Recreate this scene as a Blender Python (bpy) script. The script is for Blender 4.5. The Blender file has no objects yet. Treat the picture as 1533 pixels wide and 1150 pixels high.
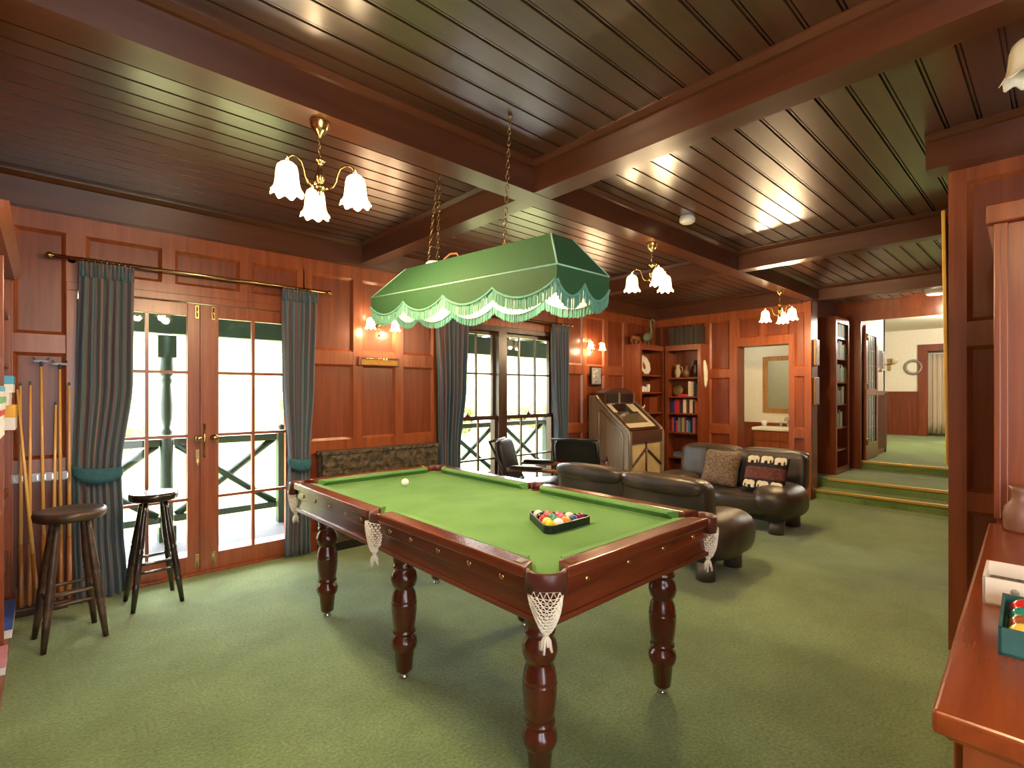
import bpy, bmesh, math, random
from mathutils import Vector, Matrix
random.seed(7)
PI = math.pi
R = math.radians
SC = bpy.context.scene
COL = SC.collection

# ---------------------------------------------------------------- camera
cam_d = bpy.data.cameras.new('camera')
cam = bpy.data.objects.new('camera', cam_d)
COL.objects.link(cam)
cam.location = (0, 0, 1.4)
cam.rotation_euler = (R(90), 0, R(-42.645))
cam_d.sensor_width = 36.0
cam_d.lens = 758.43 / 1533 * 36
cam_d.shift_y = 13 / 1533
cam_d.clip_start = 0.02
SC.camera = cam

# ---------------------------------------------------------------- sky, sun, exposure
W = bpy.data.worlds.new('sky')
SC.world = W
W.use_nodes = True
_wt = W.node_tree
_bg = _wt.nodes['Background']
_bg.inputs[0].default_value = (0.94, 0.97, 1.0, 1)
SKY_NORTH, SKY_SOUTH = 19.0, 5.0          # sky set brighter on the window side than behind the house
_tc = _wt.nodes.new('ShaderNodeTexCoord')
_sx = _wt.nodes.new('ShaderNodeSeparateXYZ')
_mr = _wt.nodes.new('ShaderNodeMapRange')
_mr.interpolation_type = 'SMOOTHSTEP'
_mr.inputs['From Min'].default_value = -0.6
_mr.inputs['From Max'].default_value = 0.3
_mr.inputs['To Min'].default_value = SKY_SOUTH
_mr.inputs['To Max'].default_value = SKY_NORTH
_wt.links.new(_tc.outputs['Generated'], _sx.inputs[0])
_wt.links.new(_sx.outputs['Y'], _mr.inputs['Value'])
_wt.links.new(_mr.outputs[0], _bg.inputs[1])
sun_d = bpy.data.lights.new('sun', 'SUN')
sun_d.energy = 6
sun_d.angle = R(1)
sun_d.color = (1, 0.96, 0.88)
sun = bpy.data.objects.new('sun', sun_d)
COL.objects.link(sun)
sun.rotation_euler = (R(38), 0, R(20))      # comes over the house and lights the garden bank
SC.view_settings.view_transform = 'Standard'
SC.view_settings.look = 'None'
SC.view_settings.gamma = 1
SC.view_settings.use_curve_mapping = False
SC.view_settings.exposure = 0.55
LAMP = 25.0        # watts of one chandelier bulb
WARM = (1.0, 0.72, 0.40)

# ---------------------------------------------------------------- helpers
def lin(c):
    r = []
    for v in c:
        v = v / 255.0
        r.append(v / 12.92 if v <= 0.04045 else ((v + 0.055) / 1.055) ** 2.4)
    return (r[0], r[1], r[2], 1)

def newmat(name):
    m = bpy.data.materials.new(name)
    m.use_nodes = True
    nt = m.node_tree
    return m, nt, nt.nodes['Principled BSDF']

def plain(name, c, rough=0.5, metal=0.0, noise=0.12, scale=18, bump=0.0, coat=0.0, spec=0.5):
    m, nt, b = newmat(name)
    b.inputs['Roughness'].default_value = rough
    b.inputs['Metallic'].default_value = metal
    b.inputs['Coat Weight'].default_value = coat
    b.inputs['Specular IOR Level'].default_value = spec
    tc = nt.nodes.new('ShaderNodeTexCoord')
    nz = nt.nodes.new('ShaderNodeTexNoise')
    nz.inputs['Scale'].default_value = scale
    nz.inputs['Detail'].default_value = 4
    nt.links.new(tc.outputs['Object'], nz.inputs['Vector'])
    cr = nt.nodes.new('ShaderNodeValToRGB')
    a = lin(c)
    cr.color_ramp.elements[0].position = 0.3
    cr.color_ramp.elements[1].position = 0.7
    cr.color_ramp.elements[0].color = tuple(v * (1 - noise) for v in a[:3]) + (1,)
    cr.color_ramp.elements[1].color = tuple(min(1, v * (1 + noise)) for v in a[:3]) + (1,)
    nt.links.new(nz.outputs['Fac'], cr.inputs['Fac'])
    nt.links.new(cr.outputs['Color'], b.inputs['Base Color'])
    if bump:
        bp = nt.nodes.new('ShaderNodeBump')
        bp.inputs['Strength'].default_value = bump
        bp.inputs['Distance'].default_value = 0.01
        nt.links.new(nz.outputs['Fac'], bp.inputs['Height'])
        nt.links.new(bp.outputs['Normal'], b.inputs['Normal'])
    return m

def wood(name, c1, c2, axis='z', rough=0.35, coat=0.2, scale=9.0, bump=0.05, spec=0.5):
    m, nt, b = newmat(name)
    b.inputs['Roughness'].default_value = rough
    b.inputs['Coat Weight'].default_value = coat
    b.inputs['Coat Roughness'].default_value = rough * 0.7
    b.inputs['Specular IOR Level'].default_value = spec
    tc = nt.nodes.new('ShaderNodeTexCoord')
    mp = nt.nodes.new('ShaderNodeMapping')
    s = {'x': (0.07, 1, 1), 'y': (1, 0.07, 1), 'z': (1, 1, 0.07)}[axis]
    mp.inputs['Scale'].default_value = tuple(v * scale for v in s)
    nt.links.new(tc.outputs['Object'], mp.inputs['Vector'])
    nz = nt.nodes.new('ShaderNodeTexNoise')
    nz.inputs['Scale'].default_value = 2.2
    nz.inputs['Detail'].default_value = 8
    nz.inputs['Roughness'].default_value = 0.62
    nz.inputs['Distortion'].default_value = 0.4
    nt.links.new(mp.outputs['Vector'], nz.inputs['Vector'])
    cr = nt.nodes.new('ShaderNodeValToRGB')
    cr.color_ramp.elements[0].position = 0.28
    cr.color_ramp.elements[1].position = 0.74
    cr.color_ramp.elements[0].color = lin(c1)
    cr.color_ramp.elements[1].color = lin(c2)
    nt.links.new(nz.outputs['Fac'], cr.inputs['Fac'])
    nt.links.new(cr.outputs['Color'], b.inputs['Base Color'])
    if bump:
        bp = nt.nodes.new('ShaderNodeBump')
        bp.inputs['Strength'].default_value = bump
        bp.inputs['Distance'].default_value = 0.004
        nt.links.new(nz.outputs['Fac'], bp.inputs['Height'])
        nt.links.new(bp.outputs['Normal'], b.inputs['Normal'])
    return m

def two_tone(name, cols, scale=(1, 1, 1), nscale=4.0, rough=0.8, detail=3, bump=0.0, coord='Object', constant=False, sheen=0.0):
    """noise through a ramp of several colours"""
    m, nt, b = newmat(name)
    b.inputs['Roughness'].default_value = rough
    b.inputs['Sheen Weight'].default_value = sheen
    tc = nt.nodes.new('ShaderNodeTexCoord')
    mp = nt.nodes.new('ShaderNodeMapping')
    mp.inputs['Scale'].default_value = scale
    nt.links.new(tc.outputs[coord], mp.inputs['Vector'])
    nz = nt.nodes.new('ShaderNodeTexNoise')
    nz.inputs['Scale'].default_value = nscale
    nz.inputs['Detail'].default_value = detail
    nt.links.new(mp.outputs['Vector'], nz.inputs['Vector'])
    cr = nt.nodes.new('ShaderNodeValToRGB')
    if constant:
        cr.color_ramp.interpolation = 'CONSTANT'
    n = len(cols)
    el = cr.color_ramp.elements
    while len(el) < n:
        el.new(0.5)
    for i, c in enumerate(cols):
        el[i].position = 0.3 + 0.4 * i / max(1, n - 1)
        el[i].color = lin(c)
    nt.links.new(nz.outputs['Fac'], cr.inputs['Fac'])
    nt.links.new(cr.outputs['Color'], b.inputs['Base Color'])
    if bump:
        n2 = nt.nodes.new('ShaderNodeTexNoise')
        n2.inputs['Scale'].default_value = 220
        nt.links.new(tc.outputs['Object'], n2.inputs['Vector'])
        bp = nt.nodes.new('ShaderNodeBump')
        bp.inputs['Strength'].default_value = bump
        bp.inputs['Distance'].default_value = 0.01
        nt.links.new(n2.outputs['Fac'], bp.inputs['Height'])
        nt.links.new(bp.outputs['Normal'], b.inputs['Normal'])
    return m

def glow(name, c, strength, base=(250, 235, 205)):
    m, nt, b = newmat(name)
    b.inputs['Base Color'].default_value = lin(base)
    b.inputs['Roughness'].default_value = 0.3
    b.inputs['Emission Color'].default_value = lin(c)
    b.inputs['Emission Strength'].default_value = strength
    return m

def pane_mat(name):
    m = bpy.data.materials.new(name)
    m.use_nodes = True
    nt = m.node_tree
    nt.nodes.clear()
    out = nt.nodes.new('ShaderNodeOutputMaterial')
    mx = nt.nodes.new('ShaderNodeMixShader')
    fr = nt.nodes.new('ShaderNodeFresnel')
    fr.inputs['IOR'].default_value = 1.5
    tr = nt.nodes.new('ShaderNodeBsdfTransparent')
    gl = nt.nodes.new('ShaderNodeBsdfGlossy')
    gl.inputs['Roughness'].default_value = 0.02
    ge = nt.nodes.new('ShaderNodeNewGeometry')
    inv = nt.nodes.new('ShaderNodeMath'); inv.operation = 'SUBTRACT'; inv.inputs[0].default_value = 1.0
    mu = nt.nodes.new('ShaderNodeMath'); mu.operation = 'MULTIPLY'
    nt.links.new(ge.outputs['Backfacing'], inv.inputs[1])
    nt.links.new(inv.outputs[0], mu.inputs[0])
    nt.links.new(fr.outputs[0], mu.inputs[1])
    nt.links.new(mu.outputs[0], mx.inputs[0])
    nt.links.new(tr.outputs[0], mx.inputs[1])
    nt.links.new(gl.outputs[0], mx.inputs[2])
    nt.links.new(mx.outputs[0], out.inputs[0])
    return m

class MB:
    def __init__(self):
        self.v = []; self.f = []; self.uv = {}; self.sm = []; self.marks = []
    def add(self, vs, fs, smooth=False, M=None):
        o = len(self.v)
        for p in vs:
            p = Vector(p)
            self.v.append(M @ p if M is not None else p)
        for f in fs:
            self.f.append([i + o for i in f]); self.sm.append(smooth)
        return o
    def mark(self, i):
        """faces added from here on take material slot i"""
        self.marks.append((len(self.f), i)); return self
    def box(self, x0, x1, y0, y1, z0, z1, M=None):
        if x1 < x0: x0, x1 = x1, x0
        if y1 < y0: y0, y1 = y1, y0
        if z1 < z0: z0, z1 = z1, z0
        vs = [(x0,y0,z0),(x1,y0,z0),(x1,y1,z0),(x0,y1,z0),(x0,y0,z1),(x1,y0,z1),(x1,y1,z1),(x0,y1,z1)]
        self.add(vs, [(0,3,2,1),(4,5,6,7),(0,1,5,4),(1,2,6,5),(2,3,7,6),(3,0,4,7)], False, M)
        return self
    def prism(self, poly, a0, a1, axis='z', M=None, smooth=False):
        """poly: list of 2-D points; axis x: (y,z), y: (x,z), z: (x,y)"""
        n = len(poly)
        def P(p, a):
            return {'x': (a, p[0], p[1]), 'y': (p[0], a, p[1]), 'z': (p[0], p[1], a)}[axis]
        vs = [P(p, a0) for p in poly] + [P(p, a1) for p in poly]
        fs = [tuple(range(n - 1, -1, -1)), tuple(range(n, 2 * n))]
        self.add(vs, fs, False, M)
        o = len(self.v) - 2 * n
        for i in range(n):
            j = (i + 1) % n
            self.f.append([o + i, o + j, o + n + j, o + n + i]); self.sm.append(smooth)
        return self
    def tube(self, pts, r, n=8, M=None, closed=False, caps=True):
        pts = [Vector(p) for p in pts]
        k = len(pts)
        rs = r if isinstance(r, (list, tuple)) else [r] * k
        vs = []; fs = []
        up = Vector((0, 0, 1))
        prev = None
        for i, p in enumerate(pts):
            if closed:
                t = pts[(i + 1) % k] - pts[i - 1]
            else:
                t = pts[min(i + 1, k - 1)] - pts[max(i - 1, 0)]
            t.normalize()
            if prev is None:
                a = t.cross(up)
                if a.length < 1e-3: a = t.cross(Vector((1, 0, 0)))
            else:
                a = prev - t * prev.dot(t)
            a.normalize(); prev = a
            b = t.cross(a)
            for q in range(n):
                w = 2 * PI * q / n
                vs.append(p + (a * math.cos(w) + b * math.sin(w)) * rs[i])
        m = k if closed else k - 1
        for i in range(m):
            for q in range(n):
                i2 = (i + 1) % k; q2 = (q + 1) % n
                fs.append((i * n + q, i * n + q2, i2 * n + q2, i2 * n + q))
        self.add(vs, fs, True, M)
        if caps and not closed:
            o = len(self.v) - k * n
            self.f.append([o + q for q in range(n - 1, -1, -1)]); self.sm.append(False)
            self.f.append([o + (k - 1) * n + q for q in range(n)]); self.sm.append(False)
        return self
    def lathe(self, prof, c=(0, 0, 0), n=16, M=None, caps=True, wob=None):
        vs = []; fs = []
        k = len(prof)
        for i, (r, z) in enumerate(prof):
            for q in range(n):
                w = 2 * PI * q / n
                rr = r; zz = z
                if wob: rr, zz = wob(r, z, w, i)
                vs.append((c[0] + rr * math.cos(w), c[1] + rr * math.sin(w), c[2] + zz))
        for i in range(k - 1):
            for q in range(n):
                q2 = (q + 1) % n
                fs.append((i * n + q, i * n + q2, (i + 1) * n + q2, (i + 1) * n + q))
        self.add(vs, fs, True, M)
        if caps:
            o = len(self.v) - k * n
            if prof[0][0] > 1e-4:
                self.f.append([o + q for q in range(n - 1, -1, -1)]); self.sm.append(False)
            if prof[-1][0] > 1e-4:
                self.f.append([o + (k - 1) * n + q for q in range(n)]); self.sm.append(False)
        return self
    def ball(self, c, r, n=14, m=9, s=(1, 1, 1), M=None):
        prof = []
        vs = []; fs = []
        for i in range(m + 1):
            a = -PI / 2 + PI * i / m
            for q in range(n):
                w = 2 * PI * q / n
                vs.append((c[0] + r * s[0] * math.cos(a) * math.cos(w), c[1] + r * s[1] * math.cos(a) * math.sin(w), c[2] + r * s[2] * math.sin(a)))
        for i in range(m):
            for q in range(n):
                q2 = (q + 1) % n
                fs.append((i * n + q, i * n + q2, (i + 1) * n + q2, (i + 1) * n + q))
        self.add(vs, fs, True, M)
        return self
    def grid(self, fn, nu, nv, uv=False, smooth=True, M=None, wrap=False):
        vs = []; fs = []
        for j in range(nv + 1):
            for i in range(nu + 1):
                vs.append(fn(i / nu, j / nv))
        o0 = len(self.f)
        for j in range(nv):
            for i in range(nu):
                a = j * (nu + 1) + i
                fs.append((a, a + 1, a + nu + 2, a + nu + 1))
        self.add(vs, fs, smooth, M)
        if uv:
            k = o0
            for j in range(nv):
                for i in range(nu):
                    self.uv[k] = [(i / nu, j / nv), ((i + 1) / nu, j / nv), ((i + 1) / nu, (j + 1) / nv), (i / nu, (j + 1) / nv)]
                    k += 1
        return self
    def super_box(self, c, s, e=0.35, n=20, m=12, M=None, fn=None):
        """superellipsoid: a soft upholstered block; fn(dx,dy,dz) may bend it"""
        vs = []; fs = []
        def sp(v, p): return math.copysign(abs(v) ** p, v)
        for i in range(m + 1):
            a = -PI / 2 + PI * i / m
            for q in range(n):
                w = 2 * PI * q / n
                p = (s[0] / 2 * sp(math.cos(a), e) * sp(math.cos(w), e), s[1] / 2 * sp(math.cos(a), e) * sp(math.sin(w), e), s[2] / 2 * sp(math.sin(a), e))
                if fn: p = fn(*p)
                vs.append((c[0] + p[0], c[1] + p[1], c[2] + p[2]))
        for i in range(m):
            for q in range(n):
                q2 = (q + 1) % n
                fs.append((i * n + q, i * n + q2, (i + 1) * n + q2, (i + 1) * n + q))
        self.add(vs, fs, True, M)
        return self
    def build(self, name, mat, parent=None, bevel=0.0, seg=2, solid=0.0, subsurf=0, kind=None, smooth=None, wire=0.0):
        me = bpy.data.meshes.new(name)
        me.from_pydata([tuple(p) for p in self.v], [], self.f)
        for m_ in (mat if isinstance(mat, (list, tuple)) else [mat]):
            me.materials.append(m_)
        for k_, (f0, i_) in enumerate(self.marks):
            f1 = self.marks[k_ + 1][0] if k_ + 1 < len(self.marks) else len(self.f)
            for q_ in range(f0, f1):
                me.polygons[q_].material_index = i_
        for i, p in enumerate(me.polygons):
            p.use_smooth = self.sm[i] if smooth is None else smooth
        if self.uv:
            ul = me.uv_layers.new(name='UVMap')
            for fi, co in self.uv.items():
                for li, u in zip(me.polygons[fi].loop_indices, co):
                    ul.data[li].uv = u
        bm = bmesh.new(); bm.from_mesh(me)
        if not self.uv:
            bmesh.ops.remove_doubles(bm, verts=bm.verts, dist=1e-6)
            bmesh.ops.recalc_face_normals(bm, faces=bm.faces)
        bm.to_mesh(me); bm.free()
        o = bpy.data.objects.new(name, me)
        COL.objects.link(o)
        if parent: o.parent = parent
        if bevel:
            md = o.modifiers.new('bevel', 'BEVEL'); md.width = bevel; md.segments = seg; md.limit_method = 'ANGLE'; md.angle_limit = R(40)
        if solid:
            md = o.modifiers.new('solid', 'SOLIDIFY'); md.thickness = solid; md.offset = 0
        if wire:
            md = o.modifiers.new('wire', 'WIREFRAME'); md.thickness = wire; md.use_even_offset = False
        if subsurf:
            md = o.modifiers.new('sub', 'SUBSURF'); md.levels = subsurf; md.render_levels = subsurf
        if kind: o['kind'] = kind
        return o

def tag(o, label=None, cat=None, group=None, kind=None):
    if label: o['label'] = label
    if cat: o['category'] = cat
    if group: o['group'] = group
    if kind: o['kind'] = kind
    return o

def thing(name, label, cat, loc=(0, 0, 0), rz=0.0, group=None):
    o = bpy.data.objects.new(name, None)
    o.empty_display_size = 0.1
    COL.objects.link(o)
    o.location = loc
    o.rotation_euler = (0, 0, rz)
    return tag(o, label, cat, group)

def struct(name, mb, mat, parent=None, **k):
    o = mb.build(name, mat, parent, **k)
    if parent is None: o['kind'] = 'structure'
    return o

def dup(root, loc, rz=None, label=None, group=None):
    r = root.copy(); COL.objects.link(r); r.location = loc
    if rz is not None: r.rotation_euler = (0, 0, rz)
    if label: r['label'] = label
    if group: r['group'] = group
    for ch in list(root.children):
        c = ch.copy(); COL.objects.link(c); c.parent = r
        for g in list(ch.children):
            d = g.copy(); COL.objects.link(d); d.parent = c
    return r

def shift(mb, dx, dy, dz):
    d = Vector((dx, dy, dz))
    mb.v = [p + d for p in mb.v]
    return mb

def place(mb, name, mat, label, cat, loc, group=None, rz=0, **k):
    """a thing that is one mesh; its shape is given round its base point"""
    o = mb.build(name, mat, None, **k)
    o.location = loc
    o.rotation_euler = (0, 0, rz)
    return tag(o, label, cat, group)

def point(loc, watts, color=WARM, r=0.03, parent=None):
    d = bpy.data.lights.new('bulb_or_fill_light', 'POINT')
    d.energy = watts; d.color = color; d.shadow_soft_size = r
    o = bpy.data.objects.new('bulb_or_fill_light', d)
    COL.objects.link(o)
    o.location = loc
    if parent: o.parent = parent
    return o

# ---------------------------------------------------------------- materials
M = {}
M['panel'] = wood('panel_wood', (98, 40, 18), (136, 66, 33), 'z', 0.38, 0.15)
M['frame'] = wood('panel_frame_wood', (118, 54, 25), (164, 88, 46), 'z', 0.33, 0.25)
M['panel_h'] = wood('panel_wood_level', (98, 40, 18), (136, 66, 33), 'x', 0.38, 0.15)
M['orange'] = wood('cabinet_wood', (114, 50, 20), (150, 76, 34), 'z', 0.3, 0.25)
M['orange_x'] = wood('worktop_wood', (112, 46, 16), (146, 68, 27), 'x', 0.25, 0.4)
M['ceil'] = wood('ceiling_board', (60, 36, 22), (92, 60, 38), 'x', 0.32, 1.0, scale=5, bump=0.015)
M['ceil'].node_tree.nodes['Principled BSDF'].inputs['Coat IOR'].default_value = 2.0
M['ceil'].node_tree.nodes['Principled BSDF'].inputs['Coat Roughness'].default_value = 0.26
M['beam'] = wood('beam_wood_long', (66, 33, 18), (96, 52, 29), 'x', 0.32, 0.25, scale=5)
M['beam_y'] = wood('beam_wood_cross', (66, 33, 18), (96, 52, 29), 'y', 0.32, 0.25, scale=5)
M['dark'] = wood('dark_wood', (48, 30, 22), (82, 54, 40), 'z', 0.3, 0.3)
M['mahog'] = wood('mahogany', (62, 22, 14), (98, 42, 26), 'z', 0.22, 0.5, bump=0.015)
M['mahog_y'] = wood('mahogany_rail', (80, 32, 18), (124, 58, 33), 'y', 0.25, 0.4, bump=0.015)
M['mahog_x'] = wood('mahogany_rail_end', (80, 32, 18), (124, 58, 33), 'x', 0.25, 0.4, bump=0.015)
M['brass'] = plain('brass', (196, 166, 112), 0.22, 1.0, 0.08)
M['chrome'] = plain('chrome', (200, 200, 200), 0.12, 1.0, 0.03)
M['black'] = plain('black_leather', (24, 22, 22), 0.4, 0, 0.2, 60, 0.1)
M['blackm'] = plain('black_plastic', (18, 18, 20), 0.35)
M['cream'] = plain('cream_paint', (236, 228, 205), 0.6, 0, 0.03)
M['white'] = plain('white_plastic', (240, 238, 232), 0.35, 0, 0.03)
M['net'] = plain('white_cotton', (244, 238, 222), 0.85, 0, 0.05)
M['green'] = plain('verandah_green', (18, 52, 28), 0.5, 0, 0.15)
M['glass'] = pane_mat('window_glass')
M['nosing'] = plain('brass_nosing', (214, 178, 96), 0.3, 0.6, 0.06)

# ================================================================= THE SETTING
YW = 4.5            # window wall
XF = 7.35           # far wall
ZC = 2.78           # ceiling boards
XP = 3.65           # panelled pier on the right
def carpet_mat():
    m, nt, b = newmat('carpet_pile')
    b.inputs['Roughness'].default_value = 0.95
    b.inputs['Sheen Weight'].default_value = 0.35
    b.inputs['Sheen Roughness'].default_value = 0.4
    tc = nt.nodes.new('ShaderNodeTexCoord')
    big = nt.nodes.new('ShaderNodeTexNoise'); big.inputs['Scale'].default_value = 1.6; big.inputs['Detail'].default_value = 6; big.inputs['Roughness'].default_value = 0.65
    fine = nt.nodes.new('ShaderNodeTexNoise'); fine.inputs['Scale'].default_value = 75; fine.inputs['Detail'].default_value = 4; fine.inputs['Roughness'].default_value = 0.7
    for n in (big, fine): nt.links.new(tc.outputs['Object'], n.inputs['Vector'])
    c1 = nt.nodes.new('ShaderNodeValToRGB')
    for e_, p, c in zip(c1.color_ramp.elements, (0.3, 0.7), ((108, 134, 66), (146, 174, 106))):
        e_.position = p; e_.color = lin(c)
    c2 = nt.nodes.new('ShaderNodeValToRGB')
    for e_, p, c in zip(c2.color_ramp.elements, (0.32, 0.68), ((150, 150, 140), (255, 255, 255))):
        e_.position = p; e_.color = lin(c)
    mx = nt.nodes.new('ShaderNodeMix'); mx.data_type = 'RGBA'; mx.blend_type = 'MULTIPLY'; mx.inputs[0].default_value = 0.8
    nt.links.new(big.outputs['Fac'], c1.inputs['Fac']); nt.links.new(fine.outputs['Fac'], c2.inputs['Fac'])
    nt.links.new(c1.outputs['Color'], mx.inputs[6]); nt.links.new(c2.outputs['Color'], mx.inputs[7])
    nt.links.new(mx.outputs[2], b.inputs['Base Color'])
    bp = nt.nodes.new('ShaderNodeBump'); bp.inputs['Strength'].default_value = 0.5; bp.inputs['Distance'].default_value = 0.02
    nt.links.new(fine.outputs['Fac'], bp.inputs['Height']); nt.links.new(bp.outputs['Normal'], b.inputs['Normal'])
    return m
carpet = carpet_mat()
struct('floor', MB().box(-0.6, 7.5, -2.3, 4.55, -0.12, 0), carpet)
st = MB().box(7.5, 7.8, 0.40, 2.45, -0.12, 0.12).box(7.8, 9.14, 0.40, 2.45, -0.12, 0.24)
struct('floor_steps', st, carpet)
struct('floor_hall', MB().box(9.14, 15.8, 0.40, 4.6, -0.12, 0.36), carpet)
for i, (x, z, y1) in enumerate(((7.5, 0.12, 2.37), (7.8, 0.24, 2.15), (9.14, 0.36, 2.1))):
    struct('trim_%d' % (i + 1), MB().box(x - 0.012, x + 0.03, 0.42, y1, z - 0.028, z + 0.006), M['nosing'], bevel=0.004)

# ceiling: bead-jointed boards running along the room
c = MB()
pitch = 0.125
y = -2.2
k0 = -33
for k in range(-33, 22):
    yc = 2.655 + (k - 0) * pitch - 0.125 * 0
    y0 = yc + 0.008; y1 = yc + pitch - 0.008
    if y0 < -2.25 or y1 > 4.6: continue
    c.box(-0.6, 9.2, y0 + 0.003, y1 - 0.003, ZC, ZC + 0.03)
    c.box(-0.6, 9.2, y1 + 0.004, y1 + 0.012, ZC + 0.004, ZC + 0.03)
c.box(-0.6, 9.2, -2.3, 4.6, ZC + 0.026, ZC + 0.2)
struct('ceiling', c, M['ceil'])

def beam_x(name, y0, y1, x0, x1, z0=2.6, both=True):
    b = MB().box(x0, x1, y0, y1, z0, ZC + 0.01)
    for (ya, s) in ((y0, -1), (y1, 1)):
        b.prism([(ya, ZC), (ya, ZC - 0.035), (ya + s * 0.014, ZC - 0.03), (ya + s * 0.035, ZC - 0.008), (ya + s * 0.035, ZC)], x0, x1, 'x')
    return struct(name, b, M['beam'])
def beam_y(name, x0, x1, y0, y1, z0=2.6015):
    b = MB().box(x0, x1, y0, y1, z0, ZC + 0.01)
    for (xa, s) in ((x0, -1), (x1, 1)):
        b.prism([(xa, ZC), (xa, ZC - 0.035), (xa + s * 0.014, ZC - 0.03), (xa + s * 0.035, ZC - 0.008), (xa + s * 0.035, ZC)], y0, y1, 'y')
    return struct(name, b, M['beam_y'])
beam_x('trim_4', 2.15, 2.31, -0.55, 7.42)
beam_y('trim_5', 2.16, 2.31, -2.2, 4.5)
beam_y('trim_6', 5.0, 5.14, 0.42, 4.5)
beam_y('trim_7', 7.4, 7.54, 0.42, 2.4)
beam_x('trim_8', 4.4, 4.5, -0.55, 7.35, 2.575)
beam_y('trim_9', 7.26, 7.36, 2.31, 4.4, 2.575)
beam_y('trim_10', 3.5, 3.66, -2.2, 0.5, 2.6)
beam_y('trim_11', -0.55, -0.45, -2.2, 4.4, 2.575)

def fr_y(mb, x0, x1, z0, z1, y=YW, p=0.02):       # raised frame board on a wall facing -Y
    mb.mark(1); mb.box(x0, x1, y - p * 1.4, y + 0.005, z0, z1); mb.mark(0)
def fr_x(mb, y0, y1, z0, z1, x, p=0.02):          # raised frame board on a wall facing -X
    mb.mark(1); mb.box(x - p * 1.4, x + 0.005, y0, y1, z0, z1); mb.mark(0)
def mould(mb, u0, u1, z0, z1, plane, pos, p=0.023, w=0.022):
    """sloping bead round a sunk panel"""
    def q(poly_uz):
        pass
    def P(u, d, z): return (u, pos - d, z) if plane == 'y' else (pos - d, u, z)
    o = [(u0, z0), (u1, z0), (u1, z1), (u0, z1)]
    n = [(u0 + w, z0 + w), (u1 - w, z0 + w), (u1 - w, z1 - w), (u0 + w, z1 - w)]
    vs = [P(u, p, z) for u, z in o] + [P(u, 0.001, z) for u, z in n]
    fs = [(i, (i + 1) % 4, 4 + (i + 1) % 4, 4 + i) for i in range(4)]
    mb.mark(1); mb.add(vs, fs); mb.mark(0)

# window wall
w = MB()
T = 0.14
w.box(-0.7, 0.15, YW, YW + T, 0, 2.8)
w.box(0.15, 1.65, YW, YW + T, 2.1, 2.8)
w.box(1.65, 3.05, YW, YW + T, 0, 2.8)
w.box(3.05, 4.93, YW, YW + T, 0, 0.12)
w.box(3.05, 4.93, YW, YW + T, 2.16, 2.8)
w.box(4.93, 7.5, YW, YW + T, 0, 2.8)
for x0, x1, z0, z1 in ((-0.5, -0.15, 0, 2.58), (0.10, 0.15, 0, 2.58), (1.65, 1.72, 0, 2.58), (2.11, 2.2, 0.9, 2.58), (2.55, 2.64, 0.9, 2.58),
        (3.0, 3.05, 0, 2.58), (4.93, 5.05, 0, 2.58), (5.45, 5.53, 0, 2.58), (5.93, 6.02, 0, 2.58), (6.42, 6.5, 0, 2.58), (7.2, 7.35, 0, 2.58),
        (0.15, 0.20, 2.2, 2.58), (0.63, 0.71, 2.2, 2.47), (1.15, 1.24, 2.2, 2.47), (1.6, 1.66, 2.2, 2.47),
        (3.6, 3.68, 2.24, 2.47), (4.25, 4.33, 2.24, 2.47)):
    fr_y(w, x0, x1, z0, z1)
for x0, x1 in ((-0.5, 7.35),):
    fr_y(w, x0, x1, 2.46, 2.59, p=0.018)
for x0, x1 in ((-0.5, 0.12), (1.66, 3.04), (4.95, 7.35)):
    fr_y(w, x0, x1, 1.66, 1.78, p=0.018); fr_y(w, x0, x1, 0.86, 0.97, p=0.018); fr_y(w, x0, x1, 0, 0.16, p=0.022)
fr_y(w, 0.12, 1.68, 2.1, 2.21, p=0.019); fr_y(w, 3.02, 4.95, 2.16, 2.25, p=0.019)
for u0, u1, z0, z1 in ((-0.15, 0.10, 1.78, 2.46), (-0.15, 0.10, 0.97, 1.66), (0.2, 0.63, 2.21, 2.46), (0.71, 1.15, 2.21, 2.46), (1.24, 1.6, 2.21, 2.46),
        (1.72, 2.11, 1.78, 2.46), (2.2, 2.55, 1.78, 2.46), (2.64, 3.0, 1.78, 2.46), (1.72, 2.11, 0.97, 1.66), (2.2, 2.55, 0.97, 1.66), (2.64, 3.0, 0.97, 1.66),
        (5.05, 5.45, 1.78, 2.46), (5.53, 5.93, 1.78, 2.46), (6.02, 6.42, 1.78, 2.46), (5.05, 5.45, 0.97, 1.66), (5.53, 5.93, 0.97, 1.66), (6.02, 6.42, 0.97, 1.66),
        (5.05, 5.45, 0.16, 0.86), (5.53, 5.93, 0.16, 0.86)):
    mould(w, u0, u1, z0, z1, 'y', YW)
struct('wall_window', w, [M['panel'], M['frame']])

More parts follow.
